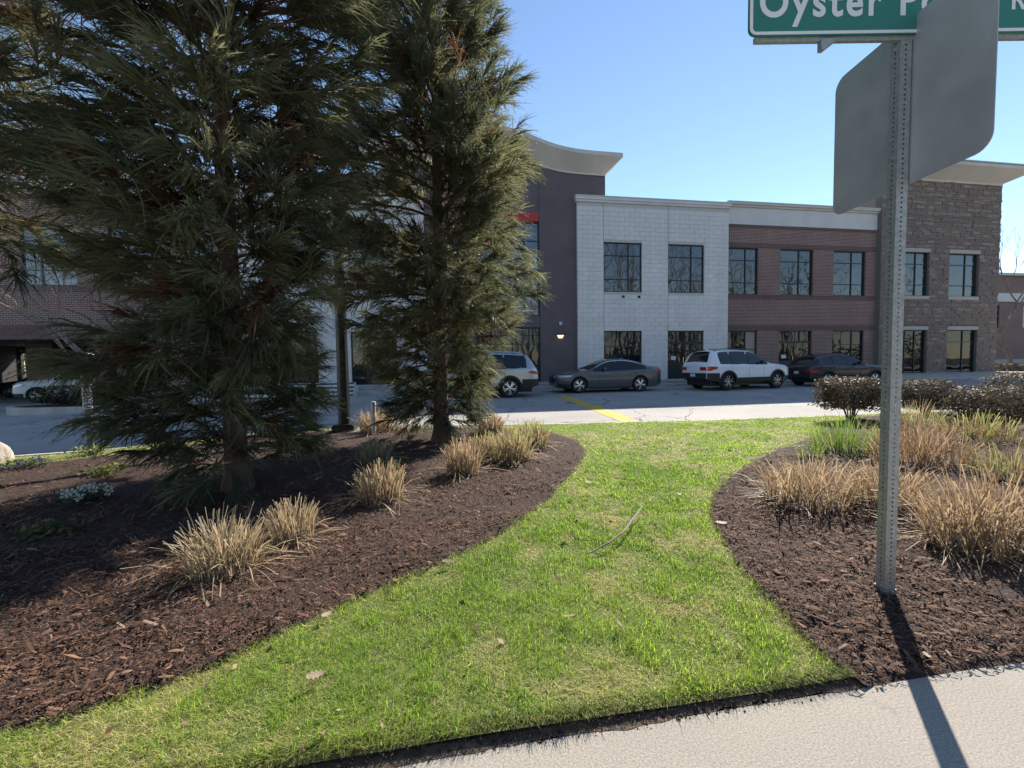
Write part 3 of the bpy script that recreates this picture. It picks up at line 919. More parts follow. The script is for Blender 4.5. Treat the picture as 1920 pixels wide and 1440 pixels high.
def make_car(label, paint, L, W, H, wb, fo, R, top_pts, belt, panes, wind, rearw, sill=.26, arch=None, suv=False, rim='multi', rails=False, cat='car', loc=(0, 0, 0), rz=0, tail=None, headl=None, name='parked_car', plate_end=True, chrome_line=False, skip_far=False, lead=.0):
    root = empty(name, loc, rz, label=label, cat=cat, group='parked vehicles')
    top = smooth_interp(top_pts); bl = smooth_interp(belt)
    ra = arch or R + .055
    wx = (fo, fo + wb)
    def bot(x):
        z = sill + .10 * max(0, 1 - x / .5) ** 2 + .14 * max(0, 1 - (L - x) / .6) ** 2
        for c in wx:
            if abs(x - c) < ra:
                z = max(z, R + math.sqrt(ra * ra - (x - c) ** 2) * 1.0)
        return z
    def hw(x, z):
        d = min(x, L - x)
        e = 1 - .035 * (abs(x - L / 2) / (L / 2)) ** 4
        if d < .55: e -= .20 * (1 - d / .55) ** 2.4
        y = W / 2 * e
        b = bl(x)
        if z < .62: y -= .07 * ((.62 - z) / .42) ** 2
        t = top(x)
        if z > b - .04:
            y -= .012 + (W * .5) * .30 * max(0, (z - b + .04)) / (H - b + .04) + .03 * max(0, (z - b)) ** 2
        r = .10
        if z > t - r: y -= .085 * ((z - t + r) / r) ** 2
        return max(y, .2)
    xs = sorted(set([round(v, 4) for v in np.concatenate([np.linspace(0, .5, 12), np.linspace(.5, L - .6, 56), np.linspace(L - .6, L, 16)] + [np.linspace(c - ra - .001, c + ra + .001, 31) for c in wx])]))
    N, MT = 16, 10
    mb = MB(); ring = []
    for x in xs:
        zb, zt = bot(x), top(x)
        zb = min(zb, zt - .05)
        side = []
        for i in range(N + 1):
            v = i / N
            z = zb + (zt - zb) * v
            side.append((x, hw(x, z), z))
        yt = side[-1][1]; up = []
        for i in range(1, MT):
            u = 1 - 2 * i / MT
            up.append((x, yt * u, zt + .045 * (1 - u * u)))
        ring.append(side + up + [(a, -b, c) for a, b, c in side[::-1]])
    k = len(ring[0])
    for r in ring: mb.v += r
    for i in range(len(ring) - 1):
        for j in range(k - 1):
            mb.f.append((i * k + j, i * k + j + 1, (i + 1) * k + j + 1, (i + 1) * k + j))
    # rounded end faces
    for idx, sgn, base in ((0, -1, 0), (len(ring) - 1, 1, (len(ring) - 1) * k)):
        x = xs[idx]; rows = []
        for i in range(N + 1):
            _, y, z = ring[idx][i]
            row = [base + i]
            for q in range(1, 8):
                u = 1 - 2 * q / 8
                mb.v.append((x + sgn * .05 * (1 - u * u), y * u, z + (.045 * (1 - u * u) if i == N else 0))); row.append(len(mb.v) - 1)
            row.append(base + k - 1 - i); rows.append(row)
        for i in range(N):
            for q in range(8): mb.f.append((rows[i][q], rows[i][q + 1], rows[i + 1][q + 1], rows[i + 1][q]))
    body = mb.obj('body', paint, root, smooth=True)
    # dark floor pan closes the wheel wells
    MB().box((.25, -W / 2 + .27, .2), (L - .25, W / 2 - .27, .62)).obj('underbody', M['trim'], root)
    for c in wx: MB().box((c - ra + .02, -W / 2 + .12, R + .05), (c + ra - .02, W / 2 - .12, R + ra - .02)).obj('wheel_well', M['trim'], root)
    def side_patch(nm, m, x0, x1, zl, zu, off=.006, nx=14, nz=4, sides=(1, -1), parent=None):
        for s in sides:
            q = MB()
            for i in range(nx + 1):
                x = x0 + (x1 - x0) * i / nx
                a, b = zl(x), zu(x)
                if b < a: b = a = (a + b) / 2
                for j in range(nz + 1):
                    z = a + (b - a) * j / nz
                    q.v.append((x, s * (hw(x, z) + off), z))
            for i in range(nx):
                for j in range(nz):
                    q.f.append((i * (nz + 1) + j, i * (nz + 1) + j + 1, (i + 1) * (nz + 1) + j + 1, (i + 1) * (nz + 1) + j))
            q.obj(nm, m, parent or root, smooth=True)
    zu = lambda x: top(x) - .075
    zl = lambda x: bl(x) + .015
    for (a, b) in panes:
        side_patch('side_window', M['car_glass'], a, b, zl, zu, .007, 18)
    # pillar blackout between panes, door gaps, handles
    a0, a1 = panes[0][0], panes[-1][1]
    side_patch('window_surround', M['trim'], a0 - .02, a1 + .04, lambda x: zl(x) - .022, lambda x: zu(x) + .014, .003, 30)
    if chrome_line:
        side_patch('window_trim', M['chrome'], a0 + .1, a1 + .06, lambda x: zu(x) + .012, lambda x: zu(x) + .034, .009, 30, 1)
    dd = [p[0] - .03 for p in panes[1:3]] + [panes[0][0] + .22]
    for x in dd:
        side_patch('door_gap', M['trim'], x, x + .012, lambda q: sill + .12, lambda q: zl(q) - .02, .002, 1, 8)
    for i, x in enumerate([p[0] for p in panes[1:3]]):
        side_patch('door_handle', paint, x - .30, x - .10, lambda q: bl(q) - .12, lambda q: bl(q) - .085, .022, 4, 1)
    def top_patch(nm, m, x0, x1, k0, k1, off=.007):
        q = MB(); nx, ny = 12, 12
        for i in range(nx + 1):
            x = x0 + (x1 - x0) * i / nx
            yt = hw(x, top(x)); kk = k0 + (k1 - k0) * i / nx
            for j in range(ny + 1):
                u = (1 - 2 * j / ny) * kk
                q.v.append((x, yt * u, top(x) + .045 * (1 - u * u) + off))
        for i in range(nx):
            for j in range(ny): q.f.append((i * (ny + 1) + j, i * (ny + 1) + j + 1, (i + 1) * (ny + 1) + j + 1, (i + 1) * (ny + 1) + j))
        q.obj(nm, m, root, smooth=True)
    top_patch('windshield', M['car_glass'], *wind, .93, .93)
    top_patch('rear_window', M['car_glass'], *rearw, .86, .90)
    # wheels
    for c in wx:
        for s in (1, -1):
            w = empty('wheel', (c, s * (W / 2 - .125), R)); w.parent = root
            rr = R * .70
            MB().lathe([(rr, -.10), (R * .93, -.11), (R, -.075), (R, .075), (R * .93, .11), (rr, .10), (rr - .02, .03)], 36, 'y').obj('tyre', M['tyre'], w, smooth=True)
            MB().lathe([(rr, .10), (rr * .96, .108), (rr * .93, .08), (rr * .93, -.05)], 36, 'y').obj('rim_ring', M['rim'] if rim != 'five' else M['rim_dark'], w, smooth=True).scale = (1, s, 1)
            MB().lathe([(.001, .0), (rr * .95, .0)], 30, 'y').obj('brake_disc', M['rim_dark'], w)
            sp = MB()
            if rim == 'multi':
                for i in range(10):
                    a = 2 * PI * i / 10 + .14 * (1 if i % 2 else -1)
                    ca, sa = math.cos(a), math.sin(a)
                    tw = .017
                    sp.add([(r * ca - t * sa, s * y, r * sa + t * ca) for r, y in ((.05, .10), (rr * .95, .085)) for t in (-tw * (1 + r), tw * (1 + r))] +
                           [(r * ca - t * sa, s * y, r * sa + t * ca) for r, y in ((.05, .05), (rr * .95, .04)) for t in (-tw, tw)],
                           [(0, 1, 3, 2), (0, 2, 6, 4), (1, 5, 7, 3)])
            else:
                for i in range(5):
                    a = 2 * PI * i / 5 + PI / 2
                    for da, t0 in ((.0, 1), (.0, -1)):
                        p = [(.06, .035 * t0), (rr * .50, .045 * t0), (rr * .95, .085 * t0), (rr * .95, .050 * t0), (rr * .52, .018 * t0), (.06, .012 * t0)]
                        sp.prism(p, lambda u, v, y, a=a: (u * math.cos(a) - v * math.sin(a), s * y, u * math.sin(a) + v * math.cos(a)), .06, .10)
            sp.lathe([(.055, s * .08), (.05, s * .105), (.001, s * .108)], 14, 'y')
            sp.obj('spokes', M['rim'], w)
    if suv:
        for c in wx:
            for s in (1, -1):
                q = MB(); n = 26
                for i in range(n + 1):
                    a = -.16 + (PI + .32) * i / n
                    for r_ in (ra - .012, ra + .075):
                        x, z = c + r_ * math.cos(a), R + r_ * math.sin(a)
                        x = min(max(x, .02), L - .02)
                        q.v.append((x, s * (hw(x, z) + .014), z))
                for i in range(n): q.f.append((2 * i, 2 * i + 1, 2 * i + 3, 2 * i + 2))
                q.obj('arch_trim', M['trim'], root, smooth=True)
        side_patch('sill_trim', M['trim'], wx[0] + ra + .05, wx[1] - ra - .05, lambda x: sill - .01, lambda x: sill + .16, .012, 10, 2)
    side_patch('sill_line', M['trim'], wx[0] + ra + .02, wx[1] - ra - .02, lambda x: sill - .03, lambda x: sill + .03, .004, 10, 1)
    # mirrors
    xm = panes[0][0] + .42
    for s in (1, -1):
        y = hw(xm, bl(xm)) + .01
        m_ = MB(); m_.box((xm - .02, s * y - (0 if s > 0 else .2), bl(xm) + .03), (xm + .10, s * y + (.2 if s > 0 else 0), bl(xm) + .17))
        m_.obj('mirror', M['trim'] if suv else paint, root, smooth=True, bevel=.03)
    # lamps
    if tail:
        x0, za, zb = tail
        side_patch('taillight', M['tail'], x0, L - .02, lambda x: za + (zb - za) * .55 * max(0, 1 - (x - x0) / (L - .1 - x0)), lambda x: zb - .02 * max(0, 1 - (x - x0) / .2), .012, 8, 3)
        for s in (1, -1):
            q = MB(); yy = hw(L, (za + zb) / 2)
            q.v = [(L + .05 * (1 - (u / yy) ** 2) + .012, s * u, z) for u in (yy * .55, yy * .78, yy * 1.0) for z in (za + .02, zb - .02)]
            q.f = [(0, 1, 3, 2), (2, 3, 5, 4)]
            q.obj('taillight', M['tail'], root)
    if headl:
        x1, za, zb = headl
        side_patch('headlight', M['head'], .05, x1, lambda x: za + (zb - za) * .35 * min(1, x / x1), lambda x: zb - (zb - za) * .1, .012, 8, 3)
        for s in (1, -1):
            q = MB(); yy = hw(0, za)
            q.v = [(-.05 * (1 - (u / yy) ** 2) - .012, s * u, z) for u in (yy * .6, yy * .8, yy * 1.02) for z in (za, zb - .03)]
            q.f = [(0, 1, 3, 2), (2, 3, 5, 4)]
            q.obj('headlight', M['head'], root)
    # end trim: grille, bumpers, plates
    def end_patch(nm, m, x, sgn, k, za, zb, off):
        q = MB(); n = 10
        for i in range(n + 1):
            u = (1 - 2 * i / n) * k
            for z in (za, zb):
                q.v.append((x + sgn * (.05 * (1 - u * u) + off), hw(x, z) * u, z))
        for i in range(n): q.f.append((2 * i, 2 * i + 1, 2 * i + 3, 2 * i + 2))
        q.obj(nm, m, root)
    zf = top(0)
    end_patch('grille', M['trim'], 0, -1, .62, .42, zf - .06, .01)
    end_patch('lower_bumper', M['trim'], L, 1, .99, bot(L) + .005, bot(L) + (.24 if suv else .14), .014)
    if suv:
        side_patch('lower_bumper', M['trim'], wx[1] + ra + .06, L - .005, lambda x: bot(x) + .002, lambda x: bot(L) + .24, .014, 8, 2)
    side_patch('lower_bumper', M['trim'], .01, wx[0] - ra - .05, lambda x: bot(x) + .002, lambda x: bot(0) + .10, .012, 6, 2)
    end_patch('licence_plate', M['plate'], L, 1, .2, (.62 if suv else .5), (.75 if suv else .62), .022)
    if rails:
        for s in (1, -1):
            x0, x1 = wind[1] + .25, rearw[0] - .15
            MB().tube([(x, s * hw(x, top(x)) * .92, top(x) + (.06 if 0 < i < 8 else .01)) for i, x in enumerate(np.linspace(x0, x1, 9))], .018, 6).obj('roof_rail', M['trim'] if rails == 'black' else M['chrome'], root)
    MB().tube([(rearw[0] - .35, 0, top(rearw[0] - .35) + .04), (rearw[0] - .18, 0, top(rearw[0] - .2) + .12)], [.05, .012], 6).obj('antenna', paint, root)
    return root

def lotp(x, y): return (x, y, float(lot_z(x, y)) - .005)
SEDAN = dict(L=4.87, W=1.84, H=1.45, wb=2.83, fo=.96, R=.345,
    top_pts=[(0, .66), (.1, .74), (.5, .86), (1.0, .935), (1.35, .985), (1.55, 1.07), (2.2, 1.37), (2.55, 1.435), (2.95, 1.45), (3.4, 1.41), (3.9, 1.28), (4.3, 1.13), (4.65, 1.075), (4.80, 1.05), (4.87, .97)],
    belt=[(0, .72), (1.3, .93), (2.5, .95), (4.0, 1.0), (4.87, .98)], panes=[(1.62, 2.66), (2.72, 3.55), (3.60, 4.02)], wind=(1.45, 2.30), rearw=(3.55, 4.28))
make_car('grey four-door sedan parked facing left before white block wing', car_paint('paint_grey', (.10, .115, .125), .55), **SEDAN, sill=.20, rim='multi',
         tail=(4.45, .80, .95), headl=(.62, .68, .80), chrome_line=True, cat='sedan', loc=lotp(5.0, 18.7))
SUV = dict(L=4.84, W=2.0, H=1.80, wb=2.89, fo=.93, R=.385,
    top_pts=[(0, .82), (.05, .95), (.2, 1.05), (.9, 1.14), (1.3, 1.19), (1.5, 1.28), (2.1, 1.66), (2.45, 1.765), (3.2, 1.80), (4.1, 1.765), (4.40, 1.72), (4.52, 1.60), (4.68, 1.30), (4.77, 1.17), (4.82, 1.12), (4.84, 1.09)],
    belt=[(0, .95), (1.3, 1.12), (3.2, 1.15), (4.84, 1.20)], panes=[(1.56, 2.62), (2.68, 3.6), (3.66, 4.22)], wind=(1.42, 2.20), rearw=(4.43, 4.72))
make_car('white SUV with black arches and star wheels parked facing right', car_paint('paint_white', (.74, .75, .77), 0, .3), **SUV, sill=.40, suv=True, rim='five', rails='black',
         tail=(4.42, .88, 1.07), headl=(.5, .92, 1.02), cat='suv', loc=lotp(16.2, 18.6), rz=PI + rad(9), name='parked_suv')
BIG = dict(L=5.1, W=1.99, H=1.78, wb=2.95, fo=.95, R=.38,
    top_pts=[(0, .80), (.05, .95), (.25, 1.05), (.95, 1.13), (1.35, 1.18), (1.55, 1.27), (2.2, 1.66), (2.55, 1.75), (3.3, 1.78), (4.4, 1.73), (4.66, 1.68), (4.80, 1.50), (4.97, 1.24), (5.04, 1.14), (5.08, 1.10), (5.1, 1.07)],
    belt=[(0, .95), (1.3, 1.10), (3.2, 1.13), (5.1, 1.2)], panes=[(1.6, 2.66), (2.72, 3.66), (3.72, 4.55)], wind=(1.46, 2.26), rearw=(4.68, 5.0))
make_car('silver SUV half hidden behind the second conifer, facing left', car_paint('paint_silver', (.42, .44, .47), .7, .3), **BIG, sill=.34, suv=True, rim='multi', rails='chrome',
         tail=(4.66, .90, 1.05), headl=(.55, .88, 1.0), cat='suv', loc=lotp(-1.2, 17.6), rz=0, name='parked_suv')
HATCH = dict(L=4.35, W=1.82, H=1.58, wb=2.66, fo=.85, R=.345,
    top_pts=[(0, .72), (.05, .84), (.3, .95), (.85, 1.02), (1.2, 1.06), (1.4, 1.14), (2.0, 1.46), (2.35, 1.56), (2.9, 1.58), (3.5, 1.50), (3.85, 1.42), (4.02, 1.30), (4.22, 1.06), (4.3, .98), (4.35, .9)],
    belt=[(0, .85), (1.2, 1.0), (3.0, 1.04), (4.35, 1.1)], panes=[(1.46, 2.4), (2.46, 3.2), (3.25, 3.66)], wind=(1.32, 2.08), rearw=(3.86, 4.2))
make_car('charcoal crossover behind the clipped shrub at the sign post', car_paint('paint_charcoal', (.022, .024, .028), .5, .35), **HATCH, sill=.28, suv=True, rim='multi',
         tail=(4.0, .68, .80), headl=(.5, .8, .9), cat='car', loc=lotp(21.7, 18.4), rz=PI)
make_car('white SUV under the brick drive-through behind the bare tree', car_paint('paint_white_old', (.66, .67, .68), 0, .35), **SUV, sill=.3, suv=False, rim='multi',
         tail=(4.42, .88, 1.07), headl=(.55, .80, .98), cat='suv', loc=lotp(-21.0, 25.4), rz=rad(20), name='parked_suv')
make_car('dark car deep under the drive-through, lit rear window', car_paint('paint_dark', (.02, .02, .024), .4), **SEDAN, sill=.2, rim='multi',
         tail=(4.45, .80, .95), headl=(.62, .68, .80), cat='car', loc=lotp(-27.2, 31.7), rz=rad(4))

# ------------------------------------------------------------------ conifers
def spray_templates(K=10, cords=34, seed=3):
    """a soft plume: rope-like shoots that leave together, arch over and hang; local +X is outward, +Z up"""
    out = []
    for k in range(K):
        r = np.random.default_rng(seed + k)
        V, T = [], []
        fan = r.uniform(.35, .75); sagk = r.uniform(.35, 1.0)
        for c in range(cords):
            t = r.random()
            base = np.array([t * .22, 0, .02 * t])
            roll = r.uniform(0, 2 * PI); ang = abs(r.normal(0, fan)) * (1.1 - .4 * t)
            d = np.array([math.cos(ang), math.sin(ang) * math.cos(roll), math.sin(ang) * math.sin(roll) * .8 + .12])
            d /= np.linalg.norm(d)
            L = r.uniform(.13, .30) * (1.1 - .35 * t)
            side = np.cross(d, r.normal(size=3)); side /= np.linalg.norm(side)
            w = r.uniform(.0026, .0046)
            sag = np.array([.10, 0, -1.]) * sagk * r.uniform(.5, 1.2); curl = r.normal(size=3) * .10
            P = lambda s: base + d * L * s + (sag * .75 + curl) * L * s * s
            n0 = len(V)
            p0, p1, p2 = P(0), P(.55), P(1.)
            V += [p0 - side * w, p0 + side * w, p1 - side * w * 1.15, p1 + side * w * 1.15, p2]
            T += [(n0, n0 + 1, n0 + 3), (n0, n0 + 3, n0 + 2), (n0 + 2, n0 + 3, n0 + 4)]
            for q in range(4):
                s = .22 + .72 * (q + r.random() * .6) / 4
                p = P(s); tv = P(min(s + .1, 1.05)) - p; tv /= np.linalg.norm(tv) + 1e-9
                rd = r.normal(size=3); rd -= tv * (rd @ tv); rd /= np.linalg.norm(rd)
                nl = r.uniform(.02, .042)
                tip = p + (tv * .85 + rd * .5) * nl
                bw = np.cross(tv, rd) * .0026
                m0 = len(V); V += [p - bw, p + bw + tv * .006, tip]; T += [(m0, m0 + 1, m0 + 2)]
        out.append((np.array(V), np.array(T)))
    return out
SPRAYS = spray_templates()

def conifer(label, x, y, h, prof, base_h, n_branch, density, seed, trunk_r, loc_z=.04, dead=.10, top_cut=None, spr_scale=1.0):
    """prof(height, azimuth)->reach of the crown"""
    r = np.random.default_rng(seed)
    root = empty('conifer_tree', (x, y, loc_z), label=label, cat='tree', group='feathery conifers in the mulch bed')
    tb = MB()
    hs = np.linspace(-.15, h, 26)
    wob = [(.05 * (vnoise(q, 1, .5, seed) - .5), .05 * (vnoise(q, 7, .5, seed) - .5)) for q in hs]
    def rad_at(q): return trunk_r * (max(0.02, 1 - q / h) ** .8) * (1 + .32 * math.exp(-max(q, -.1) * 9))
    tb.tube([(float(a), float(b), q) for (a, b), q in zip(wob, hs)], [rad_at(q) for q in hs], 14)
    trunk = tb.obj('trunk', M['bark'], root, smooth=True)
    lb = MB()
    inst = []
    for i in range(n_branch):
        t = (i + r.random()) / n_branch
        hh = base_h + (h - .25 - base_h) * t
        az = i * 2.39996 + r.normal() * .35
        reach = prof(hh, az) * r.uniform(.72, 1.08)
        if reach < .12: continue
        up = .30 + .55 * t + r.normal() * .12
        droop = .34 * (1 - t) + .14
        pts = []
        n = 8
        for k in range(n + 1):
            s = k / n
            rr_ = s * reach
            z = hh + reach * (up * s - droop * 1.6 * s * s + .30 * s ** 4)
            a2 = az + .12 * math.sin(s * 3 + i)
            pts.append(np.array([rr_ * math.cos(a2), rr_ * math.sin(a2), z]))
        br = min(.035, .010 + .014 * reach) * (1 - .5 * t)
        lb.tube(pts, [br * (1 - .85 * k / n) + .002 for k in range(n + 1)], 5, cap=False)
        ns = int((4 + reach * 12.5) * density); bt = float(np.clip(r.normal(.5, .28), 0, 1))
        for q in range(ns):
            s = .05 + .96 * ((q + r.random()) / ns) ** .85
            s = min(s, 1)
            f = s * n; k = min(int(f), n - 1)
            p = pts[k] + (pts[k + 1] - pts[k]) * (f - k)
            dirv = pts[min(k + 1, n)] - pts[max(k - 1, 0)]; dirv /= np.linalg.norm(dirv)
            lat = np.array([-dirv[1], dirv[0], 0]); lat /= np.linalg.norm(lat) + 1e-9
            sd = r.choice((-1, 1)) * r.uniform(.15, 1.0)
            off = lat * sd * .42 * reach * (1.08 - .7 * s) * r.uniform(.3, 1) + np.array([0, 0, r.normal() * .12 - .02])
            if q % 3 == 0 and np.linalg.norm(off) > .12:
                lb.tube([p - dirv * .1, p + off], [.006, .002], 4, cap=False)
            d = dirv * (.55 + .35 * s) + lat * sd * .75 + np.array([0, 0, r.normal() * .32 + .10 + .25 * t])
            d /= np.linalg.norm(d)
            if (p + off)[2] < .14: off = off + np.array([0, 0, .14 - (p + off)[2]])
            inst.append((p + off, d, r.uniform(.85, 1.45) * spr_scale * (.8 + .35 * min(1, reach)), s, bt))
    lb.obj('limbs', M['bark'], root)
    Vs, Ts, Cs = [], [], []
    base = 0
    groups = [[] for _ in SPRAYS]
    for a in inst: groups[r.integers(len(SPRAYS))].append(a)
    for (tv, tt), g in zip(SPRAYS, groups):
        if not g: continue
        m = len(g)
        P = np.array([a[0] for a in g]); Dv = np.array([a[1] for a in g]); sc = np.array([a[2] for a in g]); ss = np.array([a[3] for a in g])
        up = np.tile([0, 0, 1.], (m, 1)) + r.normal(size=(m, 3)) * .35
        Y = np.cross(up, Dv); Y /= np.linalg.norm(Y, axis=1)[:, None]; Z = np.cross(Dv, Y)
        Rm = np.stack([Dv, Y, Z], 2) * sc[:, None, None]
        V = np.einsum('mij,vj->mvi', Rm, tv) + P[:, None, :]
        T = tt[None] + (np.arange(m) * len(tv))[:, None, None] + base
        base += m * len(tv)
        u = np.clip(.65 * np.array([a[4] for a in g]) + .5 * r.random(m) - .08, 0, 1)
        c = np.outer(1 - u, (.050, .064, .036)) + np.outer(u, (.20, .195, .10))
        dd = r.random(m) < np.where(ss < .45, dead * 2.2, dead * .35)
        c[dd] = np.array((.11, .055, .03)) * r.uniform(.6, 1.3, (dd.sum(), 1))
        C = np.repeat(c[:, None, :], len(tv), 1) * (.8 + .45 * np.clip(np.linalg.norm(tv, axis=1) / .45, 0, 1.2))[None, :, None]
        Vs.append(V.reshape(-1, 3)); Ts.append(T.reshape(-1, 3)); Cs.append(C.reshape(-1, 3))
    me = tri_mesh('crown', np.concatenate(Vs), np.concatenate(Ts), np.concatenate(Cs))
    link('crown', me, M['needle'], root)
    return root

def prof_from(right, left, nearfar):
    """reach to the right / left / front-back of the view as tables over height"""
    def f(h, az):
        c = math.cos(az + YAW)           # +1: towards the camera's right
        R = np.interp(h, *right); Lf = np.interp(h, *left); F = np.interp(h, *nearfar)
        a = max(c, 0) ** 2; b = max(-c, 0) ** 2
        return float(R * a + Lf * b + F * (1 - a - b))
    return f
p1 = prof_from(([.3, .6, .9, 1.4, 2.2, 3, 4, 5.5, 7, 9.3], [.5, .6, .7, .75, .9, 1.05, 1.35, 1.8, 1.7, .2]),
               ([.3, .6, .9, 1.4, 2.2, 3, 4, 5.5, 7, 9.3], [.65, .75, .8, .85, 1.05, 1.35, 1.8, 2.0, 1.7, .2]),
               ([.3, 1, 2.2, 4, 6, 9.3], [.75, .95, 1.15, 1.5, 1.5, .2]))
conifer('large dark conifer with drooping branches, nearest to the camera', -2.21, 5.03, 10.2, p1, .34, 158, 1.05, 21, .115)
p2 = prof_from(([.3, .7, 1.4, 2.0, 2.6, 3.6, 4.4, 5.2, 6.2, 7.4, 9.6], [.4, .6, .95, 1.15, 1.55, 1.80, 1.72, 1.5, 1.25, .85, .15]),
               ([.3, .7, 1.2, 2.0, 2.6, 3.6, 5, 6.2, 7.4, 9.6], [.45, .7, .85, 1.4, 1.9, 1.9, 1.8, 1.5, 1.0, .15]),
               ([.3, 1, 2.2, 4, 6, 9.6], [.5, .9, 1.4, 1.6, 1.2, .15]))
conifer('upright conifer with bare lower trunk between lamp post and curved lawn', 0.01, 7.45, 9.9, p2, .50, 145, 1.05, 33, .135, dead=.08)
p3 = prof_from(([2.6, 3.2, 5, 8, 9.5], [.6, 1.9, 2.2, 1.6, .2]), ([2.6, 5, 9.5], [1, 1.6, .2]), ([2.6, 5, 9.5], [1, 1.7, .2]))
conifer('third conifer whose branches reach in at the upper left corner', -5.05, 5.2, 9.8, p3, 2.75, 74, .75, 47, .13)

# ------------------------------------------------------------------ lawn grass
def ribbons(name, P, D, Hh, Wd, bend, col, segs=2):
    """blades: P base, D lean direction (unit xy), Hh height, Wd width, bend; tapering strips"""
    n = len(P)
    side = np.stack([-D[:, 1], D[:, 0], np.zeros(n)], 1)
    lv = []
    for k in range(segs + 1):
        s = k / segs
        c = P + np.stack([D[:, 0] * bend * s ** 1.7, D[:, 1] * bend * s ** 1.7, Hh * (s - .28 * np.minimum(1, bend / (Hh + 1e-6)) * s * s)], 1)
        if k < segs:
            w = (Wd * (1 - .55 * s))[:, None]
            lv += [c - side * w / 2, c + side * w / 2]
        else:
            lv.append(c)
    V = np.stack(lv, 1); m = V.shape[1]
    T = []
    for k in range(segs - 1):
        a = 2 * k; T += [(a, a + 1, a + 3), (a, a + 3, a + 2)]
    T.append((m - 3, m - 2, m - 1))
    T = np.array(T)[None] + (np.arange(n) * m)[:, None, None]
    C = np.repeat(col[:, None, :], m, 1)
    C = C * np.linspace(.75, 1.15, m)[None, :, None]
    return tri_mesh(name, V.reshape(-1, 3), T.reshape(-1, 3), C.reshape(-1, 3))

def lawn_grass():
    r = np.random.default_rng(5)
    X, Y = [], []
    def zone(x0, x1, y0, y1, dens):
        n = int((x1 - x0) * (y1 - y0) * dens)
        x, y = r.uniform(x0, x1, n), r.uniform(y0, y1, n)
        k = ~inside(x, y, BED_L) & ~inside(x, y, BED_R) & (y < back_y(x) - .02) & (y > 1.495 + .02 * vnoise(x, 0, 7, 3))
        X.append(x[k]); Y.append(y[k])
    zone(-2.6, 2.2, 1.48, 2.4, 15500); zone(-1, 2.6, 2.4, 3.6, 12000); zone(-.2, 4, 3.6, 5.2, 7000)
    zone(.6, 7, 5.2, 7, 3600); zone(.6, 11, 7, 9, 2600); zone(-9, 0, 6, 9.8, 1700)
    x, y = np.concatenate(X), np.concatenate(Y)
    n = len(x)
    dist = np.hypot(x, y)
    patch = .5 * vnoise(x, y, 2.3, 14) + .3 * vnoise(x, y, 6, 15) + .2 * vnoise(x, y, 15, 16)
    ed = np.minimum(edge_dist(x, y, BED_L), edge_dist(x, y, BED_R))
    pdry = np.clip((patch - .48) * 5.0, .10, .82)
    pdry = np.maximum(pdry, .55 * np.clip(1 - ed / .35, 0, 1))
    pdry = np.maximum(pdry, .75 * np.clip((.1 - x) / 1.6, 0, 1) * np.clip((2.6 - y) / 1.0, 0, 1) * (.4 + patch))
    dry = r.random(n) < pdry
    clump = vnoise(x, y, 9, 17)
    h = np.where(dry, r.uniform(.018, .04, n), r.uniform(.018, .062, n) * (.35 + 1.25 * clump))
    h = h * (1 - .25 * np.clip((dist - 3) / 5, 0, 1))
    w = np.where(dry, .0028, .0030) * np.clip(dist / 2.2, 1, 3.2)
    u = r.random(n)[:, None] ** np.where(r.random(n) < .3, .4, 1.6)[:, None]
    lush = np.clip(.3 + 1.3 * (vnoise(x, y, 1.4, 19) - .3), 0, 1)[:, None]
    g = (np.array((.22, .31, .055)) * (1 - u) + np.array((.36, .43, .085)) * u) * (1 - .36 * lush) + np.array((.0, .04, .0)) * lush
    d = np.array((.56, .48, .29)) * (.6 + .6 * u)
    col = np.where(dry[:, None], d, g)
    a = r.uniform(0, 2 * PI, n)
    D = np.stack([np.cos(a), np.sin(a)], 1)
    bend = np.where(dry, r.uniform(.5, 2.2, n), r.uniform(.15, 1.2, n)) * h
    P = np.stack([x, y, yard_z(x, y) - .014], 1)
    h = h * .82
    col = col * np.array((.98, 1.06, .84))
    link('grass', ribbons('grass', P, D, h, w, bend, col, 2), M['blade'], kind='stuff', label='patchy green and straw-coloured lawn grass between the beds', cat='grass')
lawn_grass()

